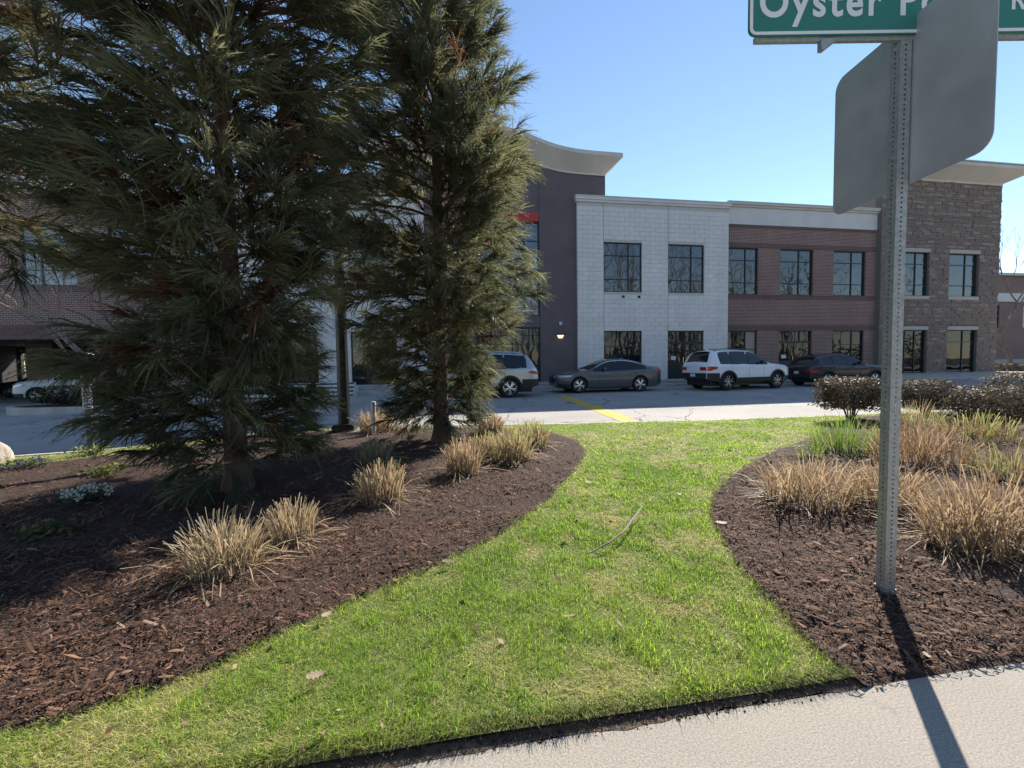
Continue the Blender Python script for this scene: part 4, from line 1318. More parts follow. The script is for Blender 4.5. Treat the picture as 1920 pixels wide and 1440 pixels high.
def edge_crumbs():
    r = np.random.default_rng(9); n = 2600
    x = r.uniform(-2.2, 1.85, n); y = 1.455 + np.abs(r.normal(0, .035, n)) - .03 * (r.random(n) < .2) * r.random(n)
    s_ = r.uniform(.002, .007, n)
    b = np.array([(1, 0, 0), (-.5, .87, 0), (-.5, -.87, 0), (0, 0, 1.1)]); T = np.array([(0, 1, 3), (1, 2, 3), (2, 0, 3)])
    a = r.uniform(0, 6.28, n)
    v = b[None] * s_[:, None, None] * r.uniform(.6, 1.4, (n, 1, 3))
    c, s = np.cos(a)[:, None], np.sin(a)[:, None]
    z = np.clip((y - 1.465) * .9, 0, .03)
    V = np.stack([v[:, :, 0] * c - v[:, :, 1] * s + x[:, None], v[:, :, 0] * s + v[:, :, 1] * c + y[:, None], v[:, :, 2] + z[:, None]], 2)
    u = r.random(n)[:, None]; col = np.array((.022, .015, .011)) * (1 - u) + np.array((.075, .052, .036)) * u
    link('soil_crumbs', tri_mesh('soil_crumbs', V.reshape(-1, 3), (T[None] + (np.arange(n) * 4)[:, None, None]).reshape(-1, 3), np.repeat(col[:, None], 4, 1).reshape(-1, 3)), M['chip'], kind='stuff', label='dark soil crumbs along the cut lawn edge', cat='soil')
    n = 7000
    x = r.uniform(-2.4, 1.72, n); y = 1.50 + r.uniform(0, .07, n) + .02 * vnoise(x, 0, 7, 3)
    h = r.uniform(.02, .05, n) * (.5 + .9 * vnoise(x, 5, 5, 23)); D = np.stack([r.normal(0, .5, n), -np.ones(n)], 1); D /= np.linalg.norm(D, axis=1)[:, None]
    u = r.random(n)[:, None]; dry = r.random(n) < .35
    col = np.where(dry[:, None], np.array((.40, .33, .2)) * (.5 + .6 * u), np.array((.14, .21, .045)) * (.6 + .7 * u))
    P = np.stack([x, y, yard_z(x, y) - .016], 1)
    link('edge_grass', ribbons('edge_grass', P, D, h, np.full(n, .0028), h * r.uniform(.4, 1.5, n), col, 2), M['blade'], kind='stuff', label='grass blades hanging over the cut lawn edge', cat='grass')
edge_crumbs()
def lawn_litter():
    """bits of dead leaf and straw lying in the grass"""
    r = np.random.default_rng(19); n = 520
    x = r.uniform(-1.8, 5, n); y = 1.55 + 6 * r.random(n) ** 1.6
    k = ~inside(x, y, BED_L) & ~inside(x, y, BED_R); x, y = x[k], y[k]; n = len(x)
    L = r.uniform(.006, .022, n) * np.clip(y / 3, 1, 1.5); W_ = L * r.uniform(.15, .8, n); a = r.uniform(0, 6.28, n)
    b = np.array([(-1, 0), (0, -1), (1, .1), (.1, 1)])
    u_, v_ = b[None, :, 0] * L[:, None], b[None, :, 1] * W_[:, None]
    c, s = np.cos(a)[:, None], np.sin(a)[:, None]
    z = yard_z(x, y)[:, None] + r.uniform(.006, .03, n)[:, None] + r.normal(0, .4, (n, 1)) * u_ + r.normal(0, .5, (n, 1)) * v_
    V = np.stack([u_ * c - v_ * s + x[:, None], u_ * s + v_ * c + y[:, None], z], 2)
    T = np.array([(0, 1, 2), (0, 2, 3)])[None] + (np.arange(n) * 4)[:, None, None]
    q = r.random(n)[:, None]; col = np.array((.10, .055, .032)) * (1 - q) + np.array((.40, .31, .19)) * q ** 1.5
    link('leaf_litter', tri_mesh('leaf_litter', V.reshape(-1, 3), T.reshape(-1, 3), np.repeat(col[:, None], 4, 1).reshape(-1, 3)), M['chip'], kind='stuff', label='brown bits of dead leaf scattered through the lawn', cat='litter')
lawn_litter()

# ------------------------------------------------------------------ bark mulch chips
def mulch_chips():
    r = np.random.default_rng(6)
    base = np.array([(-.5, -.30, 0), (.5, -.42, 0), (.40, .45, 0), (-.46, .5, 0), (.02, .0, 1)])
    tri = np.array([(0, 1, 4), (1, 2, 4), (2, 3, 4), (3, 0, 4)])
    for poly, box, nm, lab in ((BED_L, (-9, 2.3, 1.72, 9.3), 'mulch_chips', 'dark brown shredded bark mulch under the conifers'), (BED_R, (1.6, 12, 1.46, 8.3), 'mulch_chips', 'dark brown shredded bark mulch around the sign post')):
        X, Y = [], []
        for x0, x1, y0, y1, dn in ((-2.6, 3, 1.4, 2.4, 8200), (-3.4, 4, 2.4, 3.6, 4400), (-4.4, 5, 3.6, 5, 1900), (-6, 7, 5, 7, 420), (-9, 12, 7, 9.5, 160), (3, 5.4, 1.4, 3.6, 1000), (5, 7.5, 3.6, 5, 420)):
            n = int((x1 - x0) * (y1 - y0) * dn); x, y = r.uniform(x0, x1, n), r.uniform(y0, y1, n)
            k = inside(x, y, poly) | ((edge_dist(x, y, poly) < .03))
            k &= (y > 1.46)
            X.append(x[k]); Y.append(y[k])
        x, y = np.concatenate(X), np.concatenate(Y); n = len(x)
        d = np.hypot(x, y)
        sc = np.clip(d / 2.6, 1, 2.2)
        big = r.random(n) < .06
        L = np.where(big, r.uniform(.03, .07, n), r.uniform(.009, .028, n)) * sc ** .6
        Wd = L * r.uniform(.10, .30, n); Th = Wd * r.uniform(.3, .8, n)
        S3 = np.stack([L, Wd, Th], 1)
        v = base[None] * S3[:, None, :]
        ti = r.normal(0, .36, n); v[:, :, 2] += v[:, :, 0] * np.tan(np.clip(ti, -.8, .8))[:, None]
        a = r.uniform(0, 2 * PI, n); c, s = np.cos(a)[:, None], np.sin(a)[:, None]
        z = yard_z(x, y) + .014 + .02 * (vnoise(x, y, 11, 8) - .5) + .03 * (vnoise(x, y, 3.1, 9) - .5) + r.uniform(.004, .024, n)
        V = np.stack([v[:, :, 0] * c - v[:, :, 1] * s + x[:, None], v[:, :, 0] * s + v[:, :, 1] * c + y[:, None], v[:, :, 2] + z[:, None]], 2)
        u = r.random(n)[:, None]
        col = np.array((.042, .022, .015)) * (1 - u) + np.array((.20, .112, .074)) * u ** 1.5
        pale = r.random(n) < .035; col[pale] = np.array((.26, .19, .14)) * r.uniform(.6, 1.1, (pale.sum(), 1))
        T = tri[None] + (np.arange(n) * 5)[:, None, None]
        link(nm, tri_mesh(nm, V.reshape(-1, 3), T.reshape(-1, 3), np.repeat(col[:, None], 5, 1).reshape(-1, 3)), M['chip'], kind='stuff', label=lab, cat='mulch')
mulch_chips()

# ------------------------------------------------------------------ cut-back ornamental grasses
TAN = ((.30, .215, .13), (.49, .385, .245)); STRAW = ((.34, .25, .145), (.54, .43, .27)); RUST = ((.24, .155, .09), (.43, .31, .19)); GREEN = ((.13, .24, .04), (.26, .38, .07)); GREY = ((.22, .19, .13), (.34, .30, .2)); BROWN = ((.15, .085, .05), (.30, .19, .11)); OLIVE = ((.25, .27, .08), (.42, .42, .16))
def clump(label, x, y, rb, h, n, pal, pal2=None, mix=0.0, spread=.5, seed=0, w=.007, cut=True, stray=.06, name='ornamental_grass', ell=1.0, rot=0):
    r = np.random.default_rng(seed + 100)
    a = r.uniform(0, 2 * PI, n); q = np.sqrt(r.random(n)) * rb
    bx, by = q * np.cos(a) * ell, q * np.sin(a)
    bx, by = bx * math.cos(rot) - by * math.sin(rot), bx * math.sin(rot) + by * math.cos(rot)
    da = np.arctan2(by, bx) + r.normal(0, 1.15, n)
    D = np.stack([np.cos(da), np.sin(da)], 1)
    hh = h * (r.uniform(.72, 1.05, n) if cut else r.uniform(.45, 1.1, n)) * (1 - .25 * (q / rb) ** 2)
    bend = hh * spread * .8 * (.2 + .95 * q / rb) * r.uniform(.4, 1.35, n)
    st = r.random(n) < stray
    bend[st] *= 2.2; hh[st] *= 1.1
    low = r.random(n) < .22
    hh[low] *= .5; bend[low] = h * r.uniform(.6, 1.1, low.sum())
    P = np.stack([bx + x, by + y, np.zeros(n)], 1)
    P[:, 2] = yard_z(P[:, 0], P[:, 1]) + .0
    u = r.random(n)[:, None]
    c = np.array(pal[0]) * (1 - u) + np.array(pal[1]) * u
    if pal2:
        k = r.random(n) < mix
        c[k] = (np.array(pal2[0]) * (1 - u) + np.array(pal2[1]) * u)[k]
        hh[k] *= 1.18
    c = c * r.uniform(.75, 1.1, (n, 1))
    ww = w * 1.12 * r.uniform(.5, 1.3, n)
    P -= np.array([x, y, 0]); z0 = float(yard_z(x, y)); P[:, 2] -= z0
    root = empty(name, (x, y, z0), label=label, cat='ornamental grass', group='cut-back ornamental grasses')
    # strips with blunt cut ends
    segs = 4
    side = np.stack([-D[:, 1], D[:, 0], r.normal(0, .25, n)], 1)
    tw = r.normal(0, .9, n); side = side * np.cos(tw)[:, None] + np.stack([D[:, 0], D[:, 1], np.zeros(n)], 1) * np.sin(tw)[:, None]
    lv = []
    for k in range(segs + 1):
        s = k / segs
        cc = P + np.stack([D[:, 0] * bend * s ** 1.8, D[:, 1] * bend * s ** 1.8, hh * s - .35 * bend * s ** 3], 1)
        wk = ww * (1 if not cut else 1) * (1 - (.25 if cut else .8) * s)
        lv += [cc - side * wk[:, None] / 2, cc + side * wk[:, None] / 2]
    V = np.stack(lv, 1); m = V.shape[1]
    T = []
    for k in range(segs): a_ = 2 * k; T += [(a_, a_ + 1, a_ + 3), (a_, a_ + 3, a_ + 2)]
    T = np.array(T)[None] + (np.arange(n) * m)[:, None, None]
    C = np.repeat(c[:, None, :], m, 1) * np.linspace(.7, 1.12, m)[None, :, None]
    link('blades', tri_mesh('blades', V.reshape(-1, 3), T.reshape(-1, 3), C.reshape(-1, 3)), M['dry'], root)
    # matted crown at the foot
    mb = MB(); k = 12
    mb.lathe([(rb * 1.02, -.02), (rb * .95, .03), (rb * .6, .07), (.01, .09)], k)
    for i, (vx, vy, vz) in enumerate(mb.v):
        jt = 1 + .25 * (random.random() - .5)
        vx, vy = vx * ell * jt, vy * jt
        mb.v[i] = (vx * math.cos(rot) - vy * math.sin(rot), vx * math.sin(rot) + vy * math.cos(rot), vz)
    mb.obj('crown', M['soil'], root)
    return root
clump('pale straw grass clump at the front of the left bed, partly shaded', -1.42, 3.0, .20, .40, 330, STRAW, GREY, .25, .55, 1, .008, stray=.16)
clump('smaller straw clump just behind the pale front one', -1.15, 3.45, .15, .36, 230, STRAW, None, 0, .35, 2, .008)
clump('tan clump with a few fresh green blades, middle of left bed', -.59, 4.25, .20, .45, 380, TAN, GREEN, .03, .38, 3, .009)
clump('orange-tan round clump before the trunk of the second conifer', .24, 5.05, .19, .42, 340, RUST, TAN, .5, .35, 4, .009)
clump('tan clump at the front of the clustered group by the lawn curve', .92, 5.62, .25, .47, 400, TAN, OLIVE, .22, .45, 5, .010)
clump('low rusty clump squeezed between orange clump and clustered group', .58, 6.0, .20, .36, 280, RUST, OLIVE, .15, .4, 6, .010)
clump('greenish tan clump at the tip of the left bed', 1.36, 6.45, .25, .44, 380, TAN, OLIVE, .35, .45, 7, .011)
clump('rusty clump farthest back near the lot edge', .93, 8.15, .24, .38, 300, RUST, TAN, .4, .4, 8, .012)
clump('sunlit tan clump behind the white pipe marker', -1.25, 8.75, .34, .48, 420, TAN, RUST, .35, .5, 9, .012)
clump('grey straw clump in the shade between the conifers', -.93, 6.05, .22, .36, 240, GREY, None, 0, .5, 10, .010)
clump('rust and straw clump left of the sign post', 3.30, 3.33, .30, .44, 520, RUST, STRAW, .45, .65, 11, .008, stray=.2, ell=1.3)
clump('rusty clump directly behind the sign post', 3.86, 3.12, .27, .43, 400, RUST, TAN, .4, .6, 12, .008, stray=.16)
clump('large tan clump casting shadow right of the sign post', 3.72, 2.34, .28, .52, 640, TAN, RUST, .4, .6, 13, .008, stray=.16, ell=1.4, rot=.1)
clump('brown matted clump behind and right of the post', 5.75, 4.25, .42, .46, 560, BROWN, TAN, .3, .6, 14, .009, ell=1.4)
clump('fresh green strappy clump behind the rust clump', 5.55, 5.05, .36, .58, 420, GREEN, OLIVE, .25, .45, 15, .013, cut=False, stray=.1, ell=1.3)
clump('thin green shoots at the lawn edge of the right bed', 4.70, 4.75, .12, .46, 70, GREEN, OLIVE, .3, .5, 16, .010, cut=False)
clump('yellow-green clump below the middle clipped shrub', 8.9, 6.75, .40, .50, 380, OLIVE, STRAW, .4, .6, 17, .013, cut=False, ell=1.3)
clump('olive clump at the right frame edge behind the mulch gap', 6.05, 3.55, .36, .48, 460, OLIVE, BROWN, .4, .75, 18, .009, cut=False)
clump('brown and olive clump farther back at the right edge', 8.2, 5.3, .42, .44, 420, BROWN, OLIVE, .45, .7, 19, .011, ell=1.4)
clump('reddish litter-strewn clump right of the green one', 7.1, 5.35, .38, .36, 380, BROWN, RUST, .4, .75, 20, .010, ell=1.5)

# ------------------------------------------------------------------ clipped shrubs
def shrub(label, x, y, rx, ry, z0, z1, n, seed, cols, lay=.16, lsz=.03, name='clipped_shrub', z_base=None, group='clipped shrubs along the lot'):
    r = np.random.default_rng(seed)
    zb = float(yard_z(x, y)) if z_base is None else z_base
    root = empty(name, (x, y, zb), label=label, cat='shrub', group=group)
    mb = MB()
    for i in range(9):
        a = i * 2.4; e = r.uniform(.35, .85)
        p1 = (.05 * math.cos(a), .05 * math.sin(a), 0); p2 = (rx * .35 * e * math.cos(a), ry * .35 * e * math.sin(a), z0 + .06); p3 = (rx * e * math.cos(a), ry * e * math.sin(a), (z0 + z1) * .58)
        mb.tube([p1, p2, p3], [.016, .011, .004], 5, cap=False)
        p4 = (p3[0] * .7 - .05, p3[1] * .8, z1 * .9); mb.tube([p2, p4], [.009, .003], 4, cap=False)
    mb.obj('stems', M['bark_grey'], root)
    # leaves: superellipsoid shell, thinning inwards
    u = r.uniform(-1, 1, n); ph = r.uniform(0, 2 * PI, n)
    d = np.stack([np.sqrt(1 - u * u) * np.cos(ph), np.sqrt(1 - u * u) * np.sin(ph), u], 1)
    e = 7.0
    k = (np.abs(d[:, 0]) ** e + np.abs(d[:, 1]) ** e + np.abs(d[:, 2]) ** e) ** (-1 / e)
    sh = 1 - lay * r.random(n) ** 1.3 * 2 + .05 * r.normal(size=n)
    cz, hz = (z0 + z1) / 2, (z1 - z0) / 2
    P = d * (k * sh)[:, None] * np.array([rx, ry, hz]) * (1 + .20 * (vnoise(ph * 3, u * 4, 1.0, seed) - .5))[:, None] + np.array([0, 0, cz])
    keep = P[:, 2] > z0 * (.5 + .8 * r.random(n)); P = P[keep]; dd = d[keep]; m = len(P)
    nr = dd + r.normal(size=(m, 3)) * .6 + np.array([0, 0, .35]); nr /= np.linalg.norm(nr, axis=1)[:, None]
    t = np.cross(nr, r.normal(size=(m, 3))); t /= np.linalg.norm(t, axis=1)[:, None]; b = np.cross(nr, t)
    L = lsz * r.uniform(.7, 1.4, m)[:, None]
    V = np.stack([P - t * L, P - b * L * .42 + nr * L * .12, P + t * L, P + b * L * .42 + nr * L * .12], 1)
    T = np.array([(0, 1, 2), (0, 2, 3)])[None] + (np.arange(m) * 4)[:, None, None]
    q = r.random(m)[:, None]
    c = np.array(cols[0]) * (1 - q) + np.array(cols[1]) * q
    rd = r.random(m) < .12; c[rd] = np.array((.16, .07, .04)) * r.uniform(.6, 1.3, (rd.sum(), 1))
    link('foliage', tri_mesh('foliage', V.reshape(-1, 3), T.reshape(-1, 3), np.repeat(c[:, None], 4, 1).reshape(-1, 3)), M['leaf'], root)
    return root
SH = ((.055, .048, .032), (.125, .108, .07))
shrub('boxy clipped shrub on bare stems left of the sign post', 8.62, 7.75, .62, .45, .24, .90, 6400, 61, SH)
shrub('clipped shrub showing just right of the sign post', 10.95, 8.05, .60, .45, .12, .78, 5200, 62, SH)
shrub('wide clipped shrub at the right frame edge', 11.15, 6.75, 1.0, .55, .08, .68, 7600, 63, SH)
shrub('rounded shrub rising behind the wide right one', 13.1, 7.75, .6, .5, .15, .90, 3600, 64, SH)
shrub('low hedge by the right corner of the stone tower', 40.5, 24.0, 3.2, .8, .05, .62, 4200, 65, SH, lsz=.07, z_base=.15, name='hedge')
shrub('dark low shrub in the kerbed island beside the bare tree', -14.6, 19.3, .75, .5, .05, .72, 2400, 66, ((.02, .03, .018), (.05, .06, .03)), lsz=.045, z_base=.02, name='island_shrub', group='shrubs in the kerbed island')
shrub('second dark shrub in the island nearer the bare trunks', -13.1, 18.9, .65, .5, .05, .6, 2200, 67, ((.02, .03, .018), (.05, .06, .03)), lsz=.045, z_base=.02, name='island_shrub', group='shrubs in the kerbed island')

# ------------------------------------------------------------------ flowers in the shade
def flower_plant(label, x, y, rx, nf, petal, leafc, seed, hgt=.12, fs=.028):
    r = np.random.default_rng(seed)
    z = float(yard_z(x, y)) + .01
    root = empty('flowering_plant', (x, y, z), label=label, cat='flowers', group='small flowering plants under the conifer')
    n = 220
    P = np.stack([r.normal(0, rx * .5, n), r.normal(0, rx * .4, n), r.uniform(.01, hgt, n)], 1)
    nr = r.normal(size=(n, 3)) * .6 + np.array([0, 0, 1]); nr /= np.linalg.norm(nr, axis=1)[:, None]
    t = np.cross(nr, r.normal(size=(n, 3))); t /= np.linalg.norm(t, axis=1)[:, None]; b = np.cross(nr, t); L = r.uniform(.015, .035, n)[:, None]
    V = np.stack([P - t * L, P - b * L * .5, P + t * L, P + b * L * .5], 1)
    T = np.array([(0, 1, 2), (0, 2, 3)])[None] + (np.arange(n) * 4)[:, None, None]
    c = np.array(leafc) * r.uniform(.6, 1.4, (n, 1))
    link('leaves', tri_mesh('leaves', V.reshape(-1, 3), T.reshape(-1, 3), np.repeat(c[:, None], 4, 1).reshape(-1, 3)), M['leaf'], root)
    for i in range(nf):
        a = r.uniform(0, 2 * PI); q = math.sqrt(r.random()) * rx
        mb = MB(); k = 5
        cz = hgt * (1.1 - .5 * (q / rx) ** 2)
        mb.v.append((0, 0, 0))
        for j in range(k):
            for da, rr_, zz in ((-.42, .8, .004), (0, 1.08, .008), (.42, .8, .004)):
                an = 2 * PI * j / k + da; mb.v.append((fs * rr_ * math.cos(an), fs * rr_ * math.sin(an), zz))
        for j in range(k): mb.f += [(0, 1 + 3 * j, 2 + 3 * j), (0, 2 + 3 * j, 3 + 3 * j)]
        me = mb.mesh('flower', fix=False)
        at = me.color_attributes.new('tint', 'FLOAT_COLOR', 'POINT')
        f = [*petal, 1] * len(me.vertices); f[0:4] = [.2, .16, .05, 1]
        at.data.foreach_set('color', f)
        o = link('flower', me, M['petal'], root, loc=(q * math.cos(a), q * math.sin(a) * .8, cz))
        o.rotation_euler = (r.uniform(.3, 1.0), r.uniform(-.4, .4), r.uniform(-.5, .5))
flower_plant('white pansies blooming in the deep shade under the conifer', -3.52, 4.85, .22, 16, (.75, .77, .72), (.05, .08, .03), 71, .15, .044)
flower_plant('yellow-green flowers beside the tree shadow edge', -4.15, 6.05, .26, 12, (.42, .42, .12), (.10, .12, .03), 72, .14, .026)
flower_plant('dim olive plant in the shade at far left', -3.10, 3.9, .2, 7, (.22, .2, .09), (.07, .08, .03), 73, .10, .02)
flower_plant('bright yellow-green plant near the vertical sign', -5.5, 7.7, .24, 10, (.55, .52, .12), (.2, .24, .05), 74, .12, .028)
flower_plant('bluish purple flowers near the boulder', -5.55, 6.7, .26, 12, (.16, .15, .36), (.04, .06, .04), 75, .12, .03)

# ------------------------------------------------------------------ sign post
F0 = Vector((math.sin(YAW), math.cos(YAW), 0)); R0 = r0.copy()
PB = Vector((2.455, 1.975, 0))
sp_root = empty('sign_post', (PB.x, PB.y, .03), label='perforated steel post carrying blank sign back and green street name sign', cat='street sign')
def loc3(r_, f_, z_):           # along camera-right, camera-forward, up; local to the post
    v = R0 * r_ + F0 * f_
    return (v.x, v.y, z_)
def perforated(size, z0, z1, m, name, hole=.0055, pitch=.0254):
    mb = MB(); s = size / 2
    for fc in range(4):
        ca, sa = math.cos(fc * PI / 2), math.sin(fc * PI / 2)
        n = int((z1 - z0) / pitch)
        for i in range(n):
            za = z0 + i * pitch; zc = za + pitch / 2
            out = [(-s, za), (0, za), (s, za), (s, zc), (s, za + pitch), (0, za + pitch), (-s, za + pitch), (-s, zc)]
            inn = [(hole * math.cos(t), zc + hole * math.sin(t)) for t in [-3 * PI / 4 + k * PI / 4 for k in range(8)]]
            inn2 = inn
            k0 = len(mb.v)
            for u, z in out + inn:
                mb.v.append(loc3(u * ca + s * sa, u * sa - s * ca, z))
            for u, z in inn2:
                mb.v.append(loc3(u * ca + (s - .003) * sa, u * sa - (s - .003) * ca, z))
            for k in range(8):
                q = (k + 1) % 8
                mb.f.append((k0 + k, k0 + q, k0 + 8 + q, k0 + 8 + k)); mb.f.append((k0 + 8 + k, k0 + 8 + q, k0 + 16 + q, k0 + 16 + k))
    mb.add([loc3(a * s, b * s, z1) for a, b in ((-1, -1), (1, -1), (1, 1), (-1, 1))], [(0, 1, 2, 3)])
    me = mb.mesh(name, fix=False)
    return link(name, me, m, sp_root)
perforated(.060, -.1, 3.42, M['galv'], 'post')
perforated(.0665, -.1, .055, M['galv'], 'anchor_sleeve')
def rrect(w, h, r_, n=6):
    pts = []
    for cx, cy, a0 in ((w / 2 - r_, h / 2 - r_, 0), (-w / 2 + r_, h / 2 - r_, PI / 2), (-w / 2 + r_, -h / 2 + r_, PI), (w / 2 - r_, -h / 2 + r_, 3 * PI / 2)):
        for i in range(n + 1):
            a = a0 + PI / 2 * i / n; pts.append((cx + r_ * math.cos(a), cy + r_ * math.sin(a)))
    return pts
PLZ, PLW, PLH = 2.70, .92, .86
ang = rad(1.0)
MB().prism(rrect(PLW, PLH, .075), lambda u, v, t: loc3(.036 + t - u * math.sin(ang), u + .04, v + PLZ), 0, .004).obj('sign_plate', M['alu'], sp_root)
for z in (PLZ - .28, PLZ + .28):
    b_ = MB(); b_.tube([loc3(-.045, 0, z), loc3(.05, 0, z)], .008, 8); b_.obj('bolt', M['galv'], sp_root)
# street name blade: faces the camera, centred on the post top
GZ0, GH, GW0, GW1 = 3.03, .305, -.835, .80
gp = [(u + (GW0 + GW1) / 2, v + GZ0 + GH / 2) for u, v in rrect(GW1 - GW0, GH, .035)]
gs = MB().prism(gp, lambda u, v, t: loc3(u, t, v), -.045, -.033).obj('name_panel', M['sign_green'], sp_root)
bd = MB()
wo, wi = rrect(GW1 - GW0 - .008, GH - .008, .033), rrect(GW1 - GW0 - .04, GH - .04, .020)
cx, cz = (GW0 + GW1) / 2, GZ0 + GH / 2
bd.v = [loc3(u + cx, -.0465, v + cz) for u, v in wo] + [loc3(u + cx, -.0465, v + cz) for u, v in wi]
nb = len(wo); bd.f = [(i, (i + 1) % nb, nb + (i + 1) % nb, nb + i) for i in range(nb)]
bd.obj('border', M['sign_white'], gs)
MB().prism([(GW0 + .04, GZ0 - .022), (GW1 - .04, GZ0 - .022), (GW1 - .04, GZ0 + .006), (GW0 + .04, GZ0 + .006)], lambda u, v, t: loc3(u, t, v), -.032, -.012).obj('channel', M['galv'], sp_root)
MB().prism([(-.46, GZ0 - .022), (-.37, GZ0 - .022), (-.44, GZ0 - .075), (-.46, GZ0 - .075)], lambda u, v, t: loc3(u, t, v), -.05, -.02).obj('bracket', M['galv'], sp_root)
def lettering(txt, size, u, z, xs=1.0):
    c = bpy.data.curves.new('lettering', 'FONT'); c.body = txt; c.size = size; c.extrude = .0008; c.offset = size * .022; c.space_character = 1.2
    o = bpy.data.objects.new('lettering', c); COL.objects.link(o); c.materials.append(M['sign_white'])
    o.parent = gs
    o.matrix_local = Matrix.Translation(Vector(loc3(u, -.0468, z))) @ Matrix(((R0.x, 0, -F0.x, 0), (R0.y, 0, -F0.y, 0), (0, 1, 0, 0), (0, 0, 0, 1))) @ Matrix.Scale(xs, 4, (1, 0, 0))
    bpy.context.view_layer.update()
    me = bpy.data.meshes.new_from_object(o.evaluated_get(bpy.context.evaluated_depsgraph_get()))
    mw = o.matrix_local.copy(); bpy.data.objects.remove(o)
    o = link('lettering', me, M['sign_white'], gs, kind='stuff'); o.matrix_local = mw
    return o
lettering('Oyster Point', .215, -.785, GZ0 + .095, .88)
lettering('Rd', .145, .52, GZ0 + .115, .85)

# ------------------------------------------------------------------ lamp post, pipe marker, small sign, boulder
lp = empty('lamp_post', (-1.92, 8.95, .05), label='black round lamp post on square base behind the conifers', cat='lamp post')
MB().box((-.21, -.21, -.1), (.21, .21, .16)).obj('base', M['black'], lp, bevel=.03)
MB().tube([(0, 0, .14), (0, 0, 1.2), (0, 0, 5.2)], [.118, .112, .085], 20).obj('pole', M['black'], lp, smooth=True)
MB().box((-.05, -.125, .42), (.06, -.10, .66)).obj('hand_hole_cover', M['black'], lp, bevel=.01)
MB().lathe([(.001, 5.75), (.2, 5.7), (.36, 5.56), (.38, 5.5), (.1, 5.46), (.085, 5.2)], 20).obj('lamp_head', M['black'], lp, smooth=True)
MB().box((-.05, -.3, -.1), (.42, .2, .02)).obj('footing', M['kerb'], lp, bevel=.02)
pp = empty('pipe_marker', (-1.27, 8.35, .04), label='white capped plastic pipe standing before a tan grass clump', cat='pipe')
MB().tube([(0, 0, -.1), (.008, 0, .60)], .040, 14).obj('pipe', M['pvc'], pp, smooth=True)
MB().lathe([(.047, .56), (.047, .62), (.040, .645), (.001, .65)], 14, 'z', (.008, 0, 0)).obj('cap', M['pvc'], pp, smooth=True)
vs = empty('vertical_sign', (-5.42, 7.62, .04), rz=rad(14), label='narrow white sign with upright lettering on a thin green post', cat='sign')
MB().box((-.035, -.01, -.1), (.035, .02, 1.32)).obj('post', mat('post_greengrey', (.18, .21, .18), .5, metal=.3), vs)
MB().box((-.06, -.022, .72), (.06, -.012, 1.30)).obj('panel', M['sign_white'], vs, bevel=.003)
tc = bpy.data.curves.new('lettering', 'FONT'); tc.body = 'PHYSICIANS'; tc.size = .098; tc.extrude = .0006; tc.materials.append(M['black'])
to = bpy.data.objects.new('lettering', tc); COL.objects.link(to); to.parent = vs
bpy.context.view_layer.update()
tme = bpy.data.meshes.new_from_object(to.evaluated_get(bpy.context.evaluated_depsgraph_get()))
bpy.data.objects.remove(to)
to = link('lettering', tme, M['black'], vs, kind='stuff')
to.matrix_local = Matrix.Translation((.032, -.0235, .735)) @ Matrix(((0, -1, 0, 0), (0, 0, -1, 0), (1, 0, 0, 0), (0, 0, 0, 1)))
def rock(label, x, y, z, sx, sy, sz, seed):
    bm = bmesh.new(); bmesh.ops.create_icosphere(bm, subdivisions=4, radius=1)
    for v in bm.verts:
        p = v.co; q = 1 + .35 * (float(vnoise(p.x * 2 + p.z, p.y * 2 - p.z, 1, seed)) - .5) + .12 * (float(vnoise(p.x * 5 + p.z * 3, p.y * 5, 1, seed + 1)) - .5)
        v.co = Vector((p.x * sx * q, p.y * sy * q, max(p.z, -.4) * sz * q))
    me = bpy.data.meshes.new('boulder'); bm.to_mesh(me); bm.free(); me.polygons.foreach_set('use_smooth', [True] * len(me.polygons))
    link('boulder', me, M['boulder'], label=label, cat='boulder', loc=(x, y, z))
rock('tan boulder on the grass strip at the left frame edge', -6.66, 7.35, .12, .34, .3, .26, 5)

# ------------------------------------------------------------------ bare trees
def bare_tree(label, x, y, z, h, seed, trunks=1, m='bark_pale', spread=.5, depth=5, r_=.09, name='bare_tree', group=None, ks=3):
    r = random.Random(seed)
    root = empty(name, (x, y, z), label=label, cat='tree', group=group)
    tr, tw = MB(), MB()
    def grow(p, d, L, rad_, lev):
        n = 4; pts = [p]; dd = d.copy()
        for i in range(n):
            dd = (dd + Vector((r.gauss(0, .10), r.gauss(0, .10), r.gauss(.05, .06)))).normalized(); pts.append(pts[-1] + dd * L / n)
        (tr if lev <= 1 else tw).tube(pts, [rad_ * (1 - .4 * i / n) for i in range(n + 1)], 8 if lev <= 1 else (5 if lev < 4 else 3), cap=False)
        if lev >= depth: return
        for i in range(r.choice((ks - 1, ks, ks)) if lev else ks):
            a = r.uniform(0, 2 * PI); s = spread * r.uniform(.6, 1.3)
            px = dd.cross(Vector((math.cos(a), math.sin(a), .3))).normalized()
            nd = (dd * math.cos(s) + px * math.sin(s)).normalized()
            k = pts[-1] if i < 2 else pts[r.randint(2, 4)]
            grow(k, nd, L * r.uniform(.62, .85), rad_ * .58, lev + 1)
    for t in range(trunks):
        a = t * 2.3
        d0 = Vector((.22 * math.cos(a) * (trunks > 1), .22 * math.sin(a) * (trunks > 1), 1)).normalized()
        grow(Vector((.12 * math.cos(a) * (trunks > 1), .12 * math.sin(a) * (trunks > 1), -.05)), d0, h * .34, r_, 0)
    tr.obj('trunk', M[m], root, smooth=True); tw.obj('crown', M[m], root)
    return root
bare_tree('multi-stemmed bare pale-barked tree in the kerbed island', -12.75, 19.2, .0, 5.6, 8, 3, 'bark_pale', .5, 5, .085)
